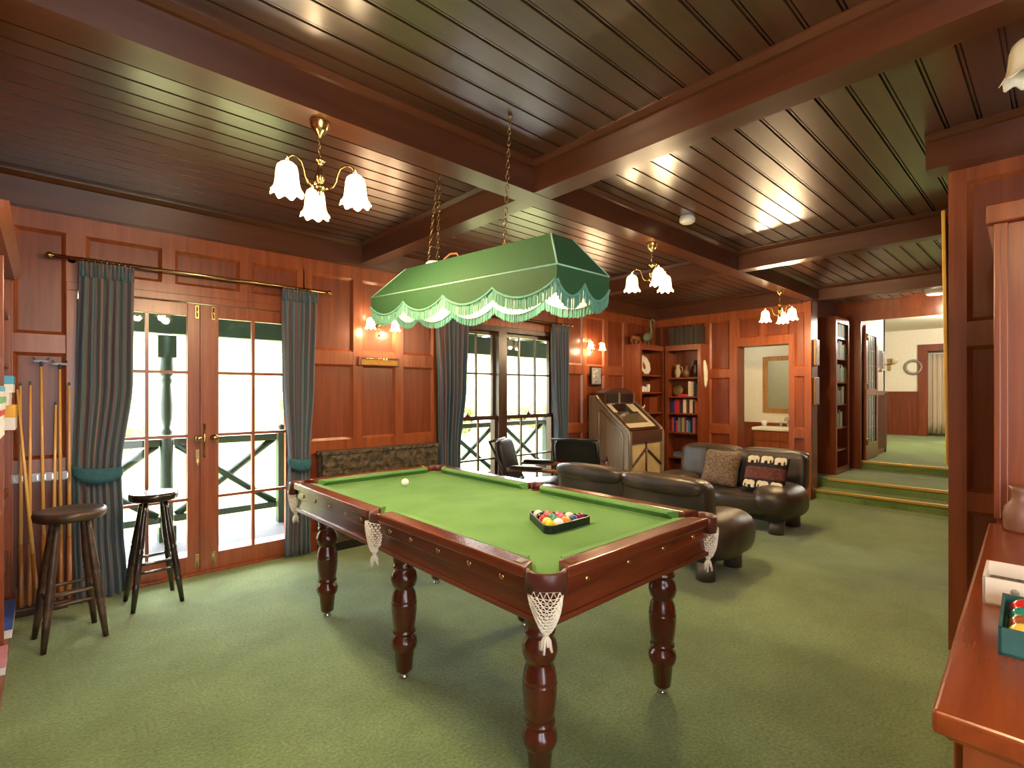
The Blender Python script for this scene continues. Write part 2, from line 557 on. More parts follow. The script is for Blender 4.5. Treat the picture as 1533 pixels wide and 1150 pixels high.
# left, back and right walls
struct('wall_left', MB().box(-0.7, -0.55, -0.25, 4.64, 0, 2.8).box(-0.7, -0.55, -2.4, -2.05, 0, 2.8).box(-0.7, -0.55, -2.05, -0.25, 0, 0.9).box(-0.7, -0.55, -2.05, -0.25, 2.2, 2.8), M['panel'])
w3 = struct('added_window_3', MB().box(-0.68, -0.58, -2.05, -1.99, 0.9, 2.2).box(-0.68, -0.58, -0.31, -0.25, 0.9, 2.2).box(-0.68, -0.58, -1.18, -1.12, 0.9, 2.2).box(-0.68, -0.58, -2.05, -0.25, 0.9, 0.97).box(-0.68, -0.58, -2.05, -0.25, 2.13, 2.2), M['dark'])  # added window, unseen, letting in fill light for the right side
MB().box(-0.632, -0.628, -2.03, -0.27, 0.92, 2.18).build('glass', M['glass'], w3)
b = MB()
b.box(-0.7, -0.4, -2.34, -2.2, 0, 2.8); b.box(-0.4, 1.52, -2.34, -2.2, 0, 0.1); b.box(-0.4, 1.52, -2.34, -2.2, 2.4, 2.8); b.box(1.52, 3.7, -2.34, -2.2, 0, 2.8)
struct('wall_back', b, M['panel'])
r = MB()
r.box(XP, 15.8, -2.34, 0.42, 0, 2.8)
fr_x(r, 0.345, 0.42, 0, 2.6, XP); fr_x(r, -0.3, 0.42, 2.53, 2.6, XP, 0.018); fr_x(r, -0.3, 0.42, 1.65, 1.78, XP, 0.018); fr_x(r, -0.3, 0.42, 0.77, 0.87, XP, 0.018)
fr_x(r, -0.3, 0.42, 0, 0.16, XP, 0.022); fr_x(r, -0.2, -0.12, 0, 2.6, XP)
for z0, z1 in ((1.78, 2.53), (0.87, 1.65), (0.16, 0.77)):
    mould(r, -0.12, 0.345, z0, z1, 'x', XP)
struct('wall_right', r, [M['panel'], M['frame']])

# far wall with the bathroom opening
f = MB()
f.box(XF, XF + 0.22, 2.21, 2.48, 0, 2.8); f.box(XF, XF + 0.22, 2.48, 3.17, 2.06, 2.8); f.box(XF, XF + 0.22, 3.17, 4.6, 0, 2.8)
for y0, y1, z0, z1 in ((2.21, 2.29, 0, 2.58), (2.41, 2.48, 0, 2.1), (3.17, 3.28, 0, 2.58), (3.58, 3.66, 0, 2.58), (2.8, 2.86, 2.18, 2.5)):
    fr_x(f, y0, y1, z0, z1, XF)
fr_x(f, 2.21, 4.5, 2.46, 2.59, XF, 0.018); fr_x(f, 2.41, 3.25, 2.06, 2.18, XF, 0.019)
for y0, y1 in ((2.21, 2.45), (3.2, 4.45)):
    fr_x(f, y0, y1, 1.62, 1.74, XF, 0.018); fr_x(f, y0, y1, 0.8, 0.92, XF, 0.018); fr_x(f, y0, y1, 0, 0.16, XF, 0.022)
for u0, u1, z0, z1 in ((2.29, 2.41, 0.92, 1.62), (2.29, 2.41, 1.74, 2.46), (3.28, 3.58, 1.74, 2.46), (3.28, 3.58, 0.92, 1.62), (3.28, 3.58, 0.16, 0.8), (2.48, 2.8, 2.18, 2.46), (2.86, 3.17, 2.18, 2.46), (3.66, 4.4, 1.74, 2.46)):
    mould(f, u0, u1, z0, z1, 'x', XF)
struct('wall_far', f, [M['panel'], M['frame']])

# bathroom beyond the opening
b = MB()
b.box(8.95, 9.05, 2.5, 4.6, 0, 2.9); b.box(XF + 0.22, 9.0, 4.5, 4.6, 0, 2.9); b.box(XF + 0.22, 9.05, 2.45, 2.52, 0, 2.9); b.box(XF + 0.2, 9.05, 2.45, 4.6, 2.5, 2.6)
b.box(XF + 0.221, XF + 0.235, 3.18, 4.5, 0, 2.5); b.box(XF + 0.221, XF + 0.235, 2.52, 3.18, 2.07, 2.5)
struct('wall_bathroom', b, M['cream'])
b = MB()
fr_x(b, 2.52, 4.5, 0, 0.86, 8.95, 0.03); b.box(8.88, 8.95, 2.52, 4.5, 0.86, 0.9)
for q in range(9):
    b.box(8.912, 8.92, 2.55 + q * 0.2, 2.556 + q * 0.2, 0.1, 0.85)
struct('trim_12', b, [M['orange'], M['orange']])
struct('floor_bathroom', MB().box(XF + 0.22, 9.0, 2.5, 4.55, -0.1, 0.0), M['cream'])

# recess wall beside the steps, hall lintel, jamb and the rooms beyond
struct('wall_recess', MB().box(XF + 0.2, 9.1, 2.38, 2.452, 0, 2.8), M['dark'])
lt = MB()
lt.box(9.1, 9.24, 0.42, 2.4, 2.5, 2.8); lt.box(9.1, 9.24, 2.1, 2.4, 0.2, 2.5); lt.box(9.08, 9.1, 2.06, 2.2, 0.24, 2.58); lt.box(9.08, 9.1, 0.42, 2.06, 2.48, 2.6)
struct('trim_13', lt, M['orange'])
h = MB()
h.box(9.24, 10.9, 2.12, 2.3, 1.42, 3.0); h.box(10.8, 10.9, 2.12, 4.6, 1.42, 3.0)
h.box(15.5, 15.7, 2.35, 4.6, 1.42, 3.0); h.box(15.5, 15.7, 1.0, 2.35, 2.5, 3.0); h.box(15.5, 15.7, 0.4, 1.5, 0.36, 2.5); h.box(10.8, 15.7, 4.5, 4.6, 0.36, 3.0)
struct('wall_hall', h, M['cream'])
struct('wall_hall_end', MB().box(15.8, 15.9, 0.3, 4.7, -0.1, 3.05).box(15.5, 15.8, 4.5, 4.6, 0.3, 3.0), M['cream'])
struct('ceiling_hall', MB().box(9.3, 15.8, 0.42, 4.6, 2.92, 3.05).box(9.3, 15.9, 0.3, 0.42, 2.75, 3.05).box(9.15, 9.3, 0.3, 4.6, 2.79, 3.05), M['cream'])
h = MB()
h.box(9.24, 10.9, 2.10, 2.3, 0.36, 1.40); h.box(10.8, 10.9, 2.10, 4.6, 0.36, 1.40); h.box(15.48, 15.7, 2.32, 4.6, 0.36, 1.40)
h.box(9.24, 10.92, 2.085, 2.3, 1.40, 1.43); h.box(15.46, 15.7, 2.32, 4.6, 1.40, 1.43)
for q in range(10):
    h.box(10.02 + q * 0.09, 10.06 + q * 0.09, 2.086, 2.1, 0.45, 1.36)
for q in range(12):
    yy = 2.4 + q * 0.16
    h.box(15.465, 15.48, yy, yy + 0.06, 0.45, 1.36)
struct('trim_14', h, M['panel'])
d = MB()
d.box(15.44, 15.52, 2.17, 2.35, 0.36, 2.55); d.box(15.44, 15.52, 1.5, 2.17, 2.4, 2.55)
struct('trim_15', d, M['panel'])

# ---------------------------------------------------------------- french doors (two leaves), frame and window
fr = MB()
fr.box(0.10, 0.16, 4.47, 4.62, 0, 2.085); fr.box(1.64, 1.70, 4.47, 4.62, 0, 2.085); fr.box(0.10, 1.70, 4.47, 4.62, 2.085, 2.14); fr.box(0.16, 1.64, 4.48, 4.64, 0, 0.02)
struct('trim_16', fr, M['frame'], bevel=0.004)
def leaf(name, x0, x1, g0, g1, mid):
    y0, y1 = 4.505, 4.55
    lf = MB()
    lf.box(x0, g0, y0, y1, 0.022, 2.08); lf.box(g1, x1, y0, y1, 0.022, 2.08); lf.box(g0, g1, y0, y1, 0.022, 0.15); lf.box(g0, g1, y0, y1, 1.985, 2.08)
    ob = struct(name, lf, M['frame'], bevel=0.003)
    mu = MB()
    mu.box(mid - 0.011, mid + 0.011, 4.51, 4.545, 0.15, 1.985)
    for z in (0.585, 1.07, 1.555):
        mu.box(g0, g1, 4.511, 4.544, z - 0.011, z + 0.011)
    mu.build('glazing_bars', M['frame'], ob)
    MB().box(g0, g1, 4.526, 4.530, 0.15, 1.985).build('glass', M['glass'], ob)
    return ob
dl = leaf('door_1', 0.165, 0.902, 0.29, 0.795, 0.543)
dr = leaf('door_2', 0.904, 1.635, 1.005, 1.515, 1.26)
MB().box(0.875, 0.93, 4.494, 4.506, 0.022, 2.08).build('meeting_bead', M['frame'], dr, bevel=0.004)
for ob, x in ((dl, 0.862), (dr, 0.968)):
    k = MB()
    mm = Matrix.Translation((x, 4.505, 1.05)) @ Matrix.Rotation(R(90), 4, 'X')
    k.lathe([(0.024, 0), (0.024, 0.004), (0.010, 0.006), (0.009, 0.03), (0.02, 0.036), (0.026, 0.05), (0.022, 0.062), (0.0, 0.066)], n=16, M=mm)
    k.build('door_knob', M['brass'], ob)
k = MB().box(0.845, 0.873, 4.499, 4.505, 0.86, 0.965); k.tube([(0.859, 4.495, 0.90), (0.859, 4.485, 0.86), (0.862, 4.484, 0.83)], 0.006)
tag(k.build('keyhole_plate', M['brass'], dl, bevel=0.002), 'brass keyhole plate with key')
for ob, x in ((dl, 0.845), (dr, 0.955)):
    for z in (0.06, 1.97):
        k = MB().box(x, x + 0.024, 4.498, 4.505, z, z + 0.1)
        k.tube([(x + 0.012, 4.494, z + 0.01), (x + 0.012, 4.494, z + 0.09)], 0.005)
        k.build('flush_bolt', M['brass'], ob)
lb = MB().tube([(0.905, 4.487, 0.9), (0.905, 4.487, 1.16)], 0.008)
lb.build('bolt_rod', M['brass'], dr)

wf = MB()
X0, X1 = 3.06, 4.92
wf.box(X0 - 0.02, X0 + 0.04, 4.47, 4.63, 0.14, 2.12); wf.box(X1 - 0.04, X1 + 0.02, 4.47, 4.63, 0.14, 2.12)
wf.box(X0 - 0.02, X1 + 0.02, 4.47, 4.63, 2.12, 2.18); wf.box(X0 - 0.03, X1 + 0.03, 4.45, 4.64, 0.09, 0.14); wf.box(3.91, 4.04, 4.47, 4.63, 0.14, 2.12)
win = struct('window_1', wf, M['dark'], bevel=0.004)
for s0, s1 in ((X0 + 0.04, 3.91), (4.04, X1 - 0.04)):
    for z0, z1, yy in ((1.09, 2.12, 4.55), (0.14, 1.13, 4.51)):
        sb = MB()
        t = 0.032
        sb.box(s0, s0 + t, yy, yy + 0.035, z0 + 0.045, z1 - 0.045); sb.box(s1 - t, s1, yy, yy + 0.035, z0 + 0.045, z1 - 0.045)
        sb.box(s0, s1, yy, yy + 0.035, z0, z0 + 0.045); sb.box(s0, s1, yy, yy + 0.035, z1 - 0.045, z1)
        n = 3
        for i in range(1, n):
            xm = s0 + (s1 - s0) * i / n
            sb.box(xm - 0.01, xm + 0.01, yy + 0.005, yy + 0.03, z0, z1)
        zm = 1.62 if z0 > 1 else 0.63
        sb.box(s0, s1, yy + 0.006, yy + 0.029, zm - 0.01, zm + 0.01)
        so = sb.build('sash', M['dark'], win)
        MB().box(s0 + 0.01, s1 - 0.01, yy + 0.016, yy + 0.019, z0 + 0.01, z1 - 0.01).build('glass', M['glass'], so)
    xm = (s0 + s1) / 2 - 0.06
    MB().box(xm, xm + 0.06, 4.5, 4.515, 1.13, 1.15).lathe([(0.012, 0), (0.008, 0.012), (0.014, 0.02), (0, 0.026)], (xm + 0.03, 4.508, 1.15), n=10).build('sash_lock', M['brass'], win)
# added window in the back wall, out of view, bringing in fill daylight
bw = MB().box(-0.4, 1.52, -2.32, -2.2, 0.08, 0.16).box(-0.4, 1.52, -2.32, -2.2, 2.34, 2.42)
for x in (-0.4, 0.53, 1.46): bw.box(x, x + 0.06, -2.32, -2.2, 0.1, 2.4)
w2 = struct('added_window_2', bw, M['dark'])
MB().box(-0.38, 1.50, -2.262, -2.258, 0.12, 2.38).build('glass', M['glass'], w2)

# ---------------------------------------------------------------- outdoors: verandah and garden
deck = two_tone('deck_pale', [(206, 202, 194), (232, 228, 220)], nscale=3, rough=0.8)  # pale strip of the deck next to the house
decke = two_tone('deck_dark', [(40, 41, 45), (60, 62, 66)], (1, 10, 1), nscale=3, rough=0.7)  # dark grey strip along the outer edge of the deck
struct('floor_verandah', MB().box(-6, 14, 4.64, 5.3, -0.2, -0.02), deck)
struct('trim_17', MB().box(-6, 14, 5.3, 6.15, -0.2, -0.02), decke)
roof = MB()
roof.prism([(4.64, 2.68), (6.4, 2.2), (6.4, 2.26), (4.64, 2.74)], -6, 14, 'x')
roof = MB()
sheet = MB()
for i in range(29):
    xx = -6 + i * 0.7
    roof.prism([(4.64, 2.68), (6.4, 2.2), (6.4, 2.26), (4.64, 2.74)], xx, xx + 0.52, 'x')
    sheet.prism([(4.64, 2.72), (6.4, 2.24), (6.4, 2.245), (4.64, 2.725)], xx + 0.521, xx + 0.699, 'x')
ro = struct('ceiling_verandah', roof, M['green'])
tm, tnt, tb = newmat('translucent_sheet')
tout = [n for n in tnt.nodes if n.type == 'OUTPUT_MATERIAL'][0]
tl = tnt.nodes.new('ShaderNodeBsdfTranslucent'); tl.inputs[0].default_value = (0.8, 0.82, 0.78, 1)
tnt.links.new(tl.outputs[0], tout.inputs[0])
struct('trim_20', sheet, tm)
ra = MB()
for i in range(28):
    xx = -5.5 + i * 0.7
    ra.prism([(4.64, 2.60), (6.3, 2.15), (6.3, 2.22), (4.64, 2.68)], xx - 0.28, xx - 0.22, 'x')
struct('trim_18', ra, M['green'])
struct('trim_19', MB().box(-6, 14, 5.8, 5.9, 1.97, 2.22), M['green'])
turn = [(0.055, 0), (0.055, 0.2), (0.055, 0.97), (0.04, 1.0), (0.052, 1.04), (0.03, 1.08), (0.046, 1.18), (0.05, 1.3), (0.034, 1.5), (0.05, 1.54), (0.034, 1.57), (0.055, 1.6), (0.055, 1.97)]
for i, px in enumerate((-1.26, 0.86, 2.98, 5.1, 7.22)):
    p = MB().lathe(turn, (0, 0, 0), n=12)
    lab = ['green turned verandah post hidden left of the doors', 'green turned verandah post seen through the left door leaf', 'green turned verandah post behind the wall between doors and window',
           'green turned verandah post seen beside the window mullion', 'green turned verandah post at the far right of the verandah'][i]
    o = thing('verandah_post', lab, 'post', (px, 5.85, -0.02), 0, 'verandah posts')
    p.build('shaft', M['green'], o)
    MB().box(-0.075, 0.075, -0.045, 0.075, 1.76, 1.97).build('capital_block', M['green'], o)
    MB().box(-0.07, 0.07, -0.07, 0.07, 0, 0.14).build('base_block', M['green'], o)
for px, lab in ((-0.2, 'short green newel hidden behind the left curtain'), (1.92, 'short green newel post at right edge of the right door leaf'), (4.04, 'short green newel post seen at left side of window'), (6.16, 'short green newel post seen at right edge of window')):
    place(MB().box(-0.045, 0.045, -0.045, 0.045, 0, 1.0).lathe([(0.055, 1.0), (0.03, 1.02), (0.045, 1.05), (0, 1.09)], n=10), 'newel_post', M['green'], lab, 'post', (px, 5.85, -0.02), 'short newel posts')
for i in range(-2, 6):
    xa = 0.86 + 1.06 * i; xb = xa + 1.06
    o = thing('verandah_railing', None, 'railing', ((xa + xb) / 2, 5.85, -0.02), 0, 'verandah railing bays')
    o['label'] = {0: 'green crossed railing bay seen through right door leaf', -1: 'green crossed railing bay seen through left door leaf, left of the post', 3: 'green crossed railing bay seen through left half of window',
                  4: 'green crossed railing bay seen through right half of window'}.get(i, 'green crossed verandah railing bay hidden behind walls and curtains')
    hw = 0.53 - 0.058
    MB().box(-hw, hw, -0.035, 0.035, 0.905, 0.975).build('top_rail', M['green'], o, bevel=0.006)
    MB().box(-hw, hw, -0.03, 0.03, 0.17, 0.235).build('bottom_rail', M['green'], o, bevel=0.006)
    for s in (-1, 1):
        MB().tube([(-s * (hw - 0.02), 0.012 * s, 0.23), (s * (hw - 0.02), 0.012 * s, 0.92)], 0.036, 4).build('cross_brace', M['green'], o)
lawn = two_tone('garden_grass', [(72, 88, 40), (124, 128, 72), (176, 170, 124)], nscale=0.9, rough=0.95, detail=8)
def ter(u, v):
    x = -25 + 70 * u; yy = 6.15 + 45 * v
    z = -0.5
    if yy > 9: z += min(yy - 9, 3) * 0.25
    if yy > 13: z += min(yy - 13, 0.6) * 1.2
    if yy > 14: z += (yy - 14) * 0.22
    z += 0.12 * math.sin(x * 1.3 + yy) * math.sin(yy * 0.7) * min(1, max(0, (yy - 7) / 3))
    return (x, yy, z)
struct('ground_garden', MB().grid(ter, 60, 60), lawn)
leaf_m = two_tone('pale_foliage', [(60, 76, 36), (110, 116, 64), (160, 156, 110)], nscale=14, rough=0.9, detail=6)
def shrub(name, label, x, yy, r, h):
    m = MB()
    rr = random.Random(int(x * 100))
    for q in range(26):
        a = rr.uniform(0, 2 * PI); d = r * rr.uniform(0.1, 0.9)
        hz = h * rr.uniform(0.15, 0.9) * (1 - 0.5 * d / r)
        m.ball((d * math.cos(a), d * math.sin(a), hz), r * rr.uniform(0.14, 0.26), 7, 5, (1, 1, 1.3))
    for q in range(60):
        a = rr.uniform(0, 2 * PI); d = r * rr.uniform(0, 0.9); z = h * rr.uniform(0.5, 1.0)
        m.tube([(d * math.cos(a) * 0.6, d * math.sin(a) * 0.6, z * 0.3), (d * math.cos(a), d * math.sin(a), z)], [0.02, 0.004], 4)
    zz = ter((x + 25) / 70, (yy - 6.15) / 45)[2]
    place(m, name, leaf_m, label, 'shrub', (x, yy, zz - 0.05), 'shrubs on the sunlit bank')
shrub('grassy_shrub', 'pale sunlit shrub on bank behind left door leaf, left of the post', 0.6, 12.5, 0.9, 0.9)
shrub('grassy_shrub', 'pale sunlit shrub on bank behind right door leaf', 5.2, 13.5, 0.8, 0.8)
shrub('grassy_shrub', 'pale sunlit shrub on bank behind left half of the window', 9.4, 12.8, 0.9, 0.9)
shrub('grassy_shrub', 'pale sunlit shrub on bank in middle of the right half of the window', 12.4, 12.6, 1.0, 0.9)
shrub('grassy_shrub', 'pale sunlit shrub on bank at right edge of the window', 15.2, 12.9, 0.9, 1.0)

# ================================================================= POOL TABLE
cloth = two_tone('baize', [(86, 130, 64), (96, 142, 74), (106, 150, 84)], nscale=3, rough=0.95, detail=6, bump=0.06)
HX, HY = 0.575, 1.125
table = thing('pool_table', 'mahogany pool table with bright green cloth, six turned legs and white string pockets', 'pool table', (1.705, 2.195, 0))
IX, IY = HX - 0.075, HY - 0.075       # inner edge of the wooden rail
def arc(cx, cy, r, a0, a1, n=8):
    return [(cx + r * math.cos(R(a0 + (a1 - a0) * i / n)), cy + r * math.sin(R(a0 + (a1 - a0) * i / n))) for i in range(n + 1)]
rc = 0.032
ins = 0.02
pl = []
CX, CY = IX + ins, IY + ins
pl += arc(CX, -CY, rc, 180, 90)
pl += arc(CX + 0.012, 0, 0.042, 270, 90)
pl += arc(CX, CY, rc, 270, 180)
pl += arc(-CX, CY, rc, 0, -90)
pl += arc(-CX - 0.012, 0, 0.042, 90, -90)
pl += arc(-CX, -CY, rc, 90, 0)
MB().prism(pl, 0.765, 0.800, 'z').build('bed_cloth', cloth, table)
# cushions
def cushion(p0, p1, nrm):
    p0 = Vector((p0[0], p0[1], 0)); p1 = Vector((p1[0], p1[1], 0)); n = Vector((nrm[0], nrm[1], 0)); t = (p1 - p0).normalized()
    m = MB()
    prof = [(0.0, 0.7995), (0.02, 0.7995), (0.045, 0.826), (0.043, 0.834), (0.0, 0.839)]
    vs = []; k = len(prof)
    for (q, sgn) in ((p0, 1), (p1, -1)):
        for (d, z) in prof:
            vs.append(q + n * d + t * sgn * d * 0.8 + Vector((0, 0, z)))
    fs = [tuple(range(k - 1, -1, -1)), tuple(range(k, 2 * k))] + [(i, (i + 1) % k, k + (i + 1) % k, k + i) for i in range(k)]
    m.add(vs, fs)
    return m.build('cushion', cloth, table)
g = 0.085
for sx in (-1, 1):
    for (a, b) in ((-IY + g, -0.055), (0.055, IY - g)):
        cushion((sx * IX, a), (sx * IX, b), (-sx, 0))
for sy in (-1, 1):
    cushion((-IX + g, sy * IY), (IX - g, sy * IY), (0, -sy))
# wooden rails
def rail(x0, x1, y0, y1, mat):
    o = MB().box(x0, x1, y0, y1, 0.800, 0.840).build('rail', mat, table, bevel=0.009, seg=3)
    return o
e = 0.135
for sx in (-1, 1):
    for (a, b) in ((-HY + e, -0.05), (0.05, HY - e)):
        po_y = HY - 0.098
        ya, yb = (-po_y, b) if a < 0 and b < 0 else (a, po_y)
        pol = [(sx * IX, a), (sx * HX, ya), (sx * HX, yb), (sx * IX, b)]
        if sx > 0: pol = pol[::-1] if False else pol
        MB().prism(pol, 0.800, 0.840, 'z').build('rail', M['mahog_y'], table, bevel=0.008, seg=3)
for sy in (-1, 1):
    MB().prism([(-HX + e, sy * IY), (HX - e, sy * IY), (HX - 0.098, sy * HY), (-HX + 0.098, sy * HY)], 0.800, 0.840, 'z').build('rail', M['mahog_x'], table, bevel=0.008, seg=3)
# apron (two boards deep) with bolts
ap = MB()
for sx in (-1, 1):
    ap = MB()
    ap.box(*sorted((sx * (HX - 0.045), sx * (HX - 0.015))), -HY + 0.07, HY - 0.07, 0.745, 0.800)
    ap.box(*sorted((sx * (HX - 0.06), sx * (HX - 0.028))), -HY + 0.06, HY - 0.06, 0.672, 0.745)
    ap.box(*sorted((sx * (HX - 0.06), sx * (HX - 0.018))), -HY + 0.06, HY - 0.06, 0.660, 0.680)
    ap.build('side_apron', M['mahog_y'], table, bevel=0.004)
ap = MB()
for sy in (-1, 1):
    ap = MB()
    ap.box(-HX + 0.07, HX - 0.07, *sorted((sy * (HY - 0.045), sy * (HY - 0.015))), 0.745, 0.800)
    ap.box(-HX + 0.06, HX - 0.06, *sorted((sy * (HY - 0.06), sy * (HY - 0.028))), 0.672, 0.745)
    ap.box(-HX + 0.06, HX - 0.06, *sorted((sy * (HY - 0.06), sy * (HY - 0.018))), 0.660, 0.680)
    ap.build('end_apron', M['mahog_x'], table, bevel=0.004)
MB().box(-HX + 0.1, HX - 0.1, -HY + 0.12, HY - 0.12, 0.70, 0.764).build('slate_bed', M['dark'], table)
for sx in (-1, 1):
    for yy in (-0.9, -0.72, -0.52, -0.32, -0.14, 0.14, 0.32, 0.52, 0.72, 0.9):
        k = MB(); k.lathe([(0.012, 0), (0.012, 0.003), (0.007, 0.006), (0, 0.007)], n=10, M=Matrix.Translation((sx * (HX - 0.0155), yy, 0.774)) @ Matrix.Rotation(R(90 * sx), 4, 'Y'))
        k.build('bolt', M['brass'], table)
for sy in (-1, 1):
    for xx in (-0.36, -0.12, 0.12, 0.36):
        k = MB(); k.lathe([(0.012, 0), (0.012, 0.003), (0.007, 0.006), (0, 0.007)], n=10, M=Matrix.Translation((xx, sy * (HY - 0.0155), 0.774)) @ Matrix.Rotation(R(-90 * sy), 4, 'X'))
        k.build('bolt', M['brass'], table)
# brass plates at the rail ends
for sx in (-1, 1):
    for sy in (-1, 1):
        MB().box(*sorted((sx * (HX - 0.055), sx * (HX - 0.02))), *sorted((sy * (HY - e), sy * (HY - e - 0.035))), 0.839, 0.8415).build('brass_plate', M['brass'], table)
        MB().box(*sorted((sx * (HX - e), sx * (HX - e - 0.035))), *sorted((sy * (HY - 0.055), sy * (HY - 0.02))), 0.839, 0.8415).build('brass_plate', M['brass'], table)
# legs
legp = [(0.034, 0.035), (0.038, 0.04), (0.047, 0.135), (0.052, 0.14), (0.06, 0.155), (0.064, 0.175), (0.06, 0.195), (0.046, 0.21), (0.044, 0.218), (0.055, 0.224), (0.056, 0.232), (0.046, 0.238),
        (0.051, 0.245), (0.057, 0.29), (0.062, 0.34), (0.0615, 0.365), (0.0625, 0.367), (0.0625, 0.371), (0.061, 0.373), (0.0605, 0.385), (0.061, 0.387), (0.06, 0.39), (0.055, 0.42), (0.046, 0.44),
        (0.046, 0.445), (0.056, 0.455), (0.0635, 0.48), (0.064, 0.495), (0.058, 0.52), (0.047, 0.535), (0.047, 0.542), (0.056, 0.548), (0.057, 0.556), (0.05, 0.562), (0.054, 0.58), (0.058, 0.67)]
for lx in (-0.405, 0.415):
    for ly in (-0.93, 0.0, 0.925):
        lg = MB().lathe(legp, (lx, ly, 0), n=24).build('leg', M['mahog'], table)
        MB().lathe([(0.018, 0.0), (0.024, 0.004), (0.024, 0.012), (0.014, 0.018), (0.02, 0.024), (0.03, 0.036), (0.03, 0.04)], (lx, ly, 0), n=14).build('castor', M['chrome'], lg)
        MB().box(lx - 0.07, lx + 0.07, ly - 0.07, ly + 0.07, 0.664, 0.70).build('leg_block', M['mahog'], lg)
# pockets: leather lip, net bag
leather = plain('pocket_leather', (88, 42, 34), 0.38, 0, 0.15, 40, 0.05)
def pocket(cx, cy, a0, a1, ro, drop=0.075):
    m = MB()
    n = 12
    ri = ro - 0.014
    def ringpt(a, r, z): return (cx + r * math.cos(a), cy + r * math.sin(a), z)
    prof = [(ri, 0.805), (ri, 0.834), (ro - 0.004, 0.838), (ro, 0.832), (ro + 0.003, 0.842 - drop), (ri + 0.002, 0.842 - drop)]
    vs = []; k = len(prof)
    for i in range(n + 1):
        a = R(a0 + (a1 - a0) * i / n)
        for (r, z) in prof: vs.append(ringpt(a, r, z))
    fs = []
    for i in range(n):
        for j in range(k):
            fs.append((i * k + j, i * k + (j + 1) % k, (i + 1) * k + (j + 1) % k, (i + 1) * k + j))
    fs.append(tuple(range(k))); fs.append(tuple(n * k + j for j in range(k - 1, -1, -1)))
    m.add(vs, fs, True)
    return m.build('pocket_leather', leather, table)
def netbag(parent, cx, cy, am, ztop, r0, L):
    m = MB()
    nv, nu = 11, 16
    def f(u, v):
        a = 2 * PI * u
        r = r0 * (1 - 0.10 * v - 0.62 * v ** 2.2) * (1 + 0.05 * math.sin(3 * a + 5 * v))
        dx = 0.015 * v
        return (cx + r * math.cos(a) + math.cos(R(am)) * dx, cy + r * math.sin(a) + math.sin(R(am)) * dx, ztop - L * v + (0.012 * math.cos(a - R(am)) if v < 0.05 else 0))
    vs = []; fs = []
    for j in range(nv + 1):
        for i in range(nu):
            vs.append(f((i + 0.5 * (j % 2)) / nu, j / nv))
    for j in range(nv):
        for i in range(nu):
            a = j * nu + i; b = j * nu + (i + 1) % nu; c = (j + 1) * nu + i; d = (j + 1) * nu + (i + 1) % nu
            if j % 2 == 0: fs += [(a, b, c), (b, d, c)]
            else: fs += [(a, b, d), (a, d, c)]
    m.add(vs, fs, False)
    o = m.build('pocket_net', M['net'], parent, wire=0.006)
    bx, by = cx + math.cos(R(am)) * 0.015, cy + math.sin(R(am)) * 0.015
    t = MB().ball((bx, by, ztop - L - 0.002), 0.014, 8, 6, (1, 1, 1.1))
    for q in range(9):
        a = q * 0.7
        t.tube([(bx, by, ztop - L - 0.012), (bx + 0.012 * math.cos(a), by + 0.012 * math.sin(a), ztop - L - 0.03), (bx + 0.018 * math.cos(a), by + 0.018 * math.sin(a), ztop - L - 0.045 - 0.012 * (q % 3))], 0.004, 5)
    # cords up to the leather
    t.build('tassel', M['net'], o)
    return o
po = 0.028
for sx in (-1, 1):
    for sy in (-1, 1):
        am = math.degrees(math.atan2(sy, sx))
        px, py = sx * (IX + 0.018), sy * (IY + 0.018)
        lo = pocket(px, py, am - 84, am + 84, 0.068)
        netbag(lo, px + sx * 0.012, py + sy * 0.012, am, 0.772, 0.056, 0.125)
    lo = pocket(sx * (IX + 0.03), 0, (0 if sx > 0 else 180) - 100, (0 if sx > 0 else 180) + 100, 0.055, 0.05)
    netbag(lo, sx * (IX + 0.05), 0, 0 if sx > 0 else 180, 0.785, 0.052, 0.13)

# ---------------------------------------------------------------- balls and rack
def ballmat(n, c): return plain('ball_' + n, c, 0.08, 0, 0.02, 10, 0, 0.6)
BR = 0.0245
place(MB().ball((0, 0, BR), BR, 24, 16), 'cue_ball', ballmat('white', (246, 244, 236)), 'white cue ball alone near far end of the green cloth', 'ball', (1.70, 2.86, 0.80))
TA, TB, TC = Vector((1.565, 1.475)), Vector((1.845, 1.475)), Vector((1.705, 1.715))
def tri(r, k=5):
    pts = []
    cs = [TA, TB, TC]
    cen = (TA + TB + TC) / 3
    for c_ in cs:
        cc = cen + (c_ - cen) * 0.82
        base = math.degrees(math.atan2((c_ - cen).y, (c_ - cen).x))
        pts += arc(cc.x, cc.y, r, base - 60, base + 60, k)
    return pts
o_, i_ = tri(0.029), tri(0.021)
m = MB()
n = len(o_)
vs = [(p[0], p[1], 0) for p in o_] + [(p[0], p[1], 0) for p in i_] + [(p[0], p[1], 0.036) for p in o_] + [(p[0], p[1], 0.036) for p in i_]
fs = []
for q in range(n):
    w_ = (q + 1) % n
    fs += [(q, w_, 2 * n + w_, 2 * n + q), (n + w_, n + q, 3 * n + q, 3 * n + w_), (2 * n + q, 2 * n + w_, 3 * n + w_, 3 * n + q), (w_, q, n + q, n + w_)]
cen = (TA + TB + TC) / 3
m.add([(v[0] - cen.x, v[1] - cen.y, v[2]) for v in vs], fs)
place(m, 'triangle_rack', plain('rack_black', (26, 32, 26), 0.35), 'black triangle rack holding the racked balls on the cloth', 'ball rack', (cen.x, cen.y, 0.80), bevel=0.003)
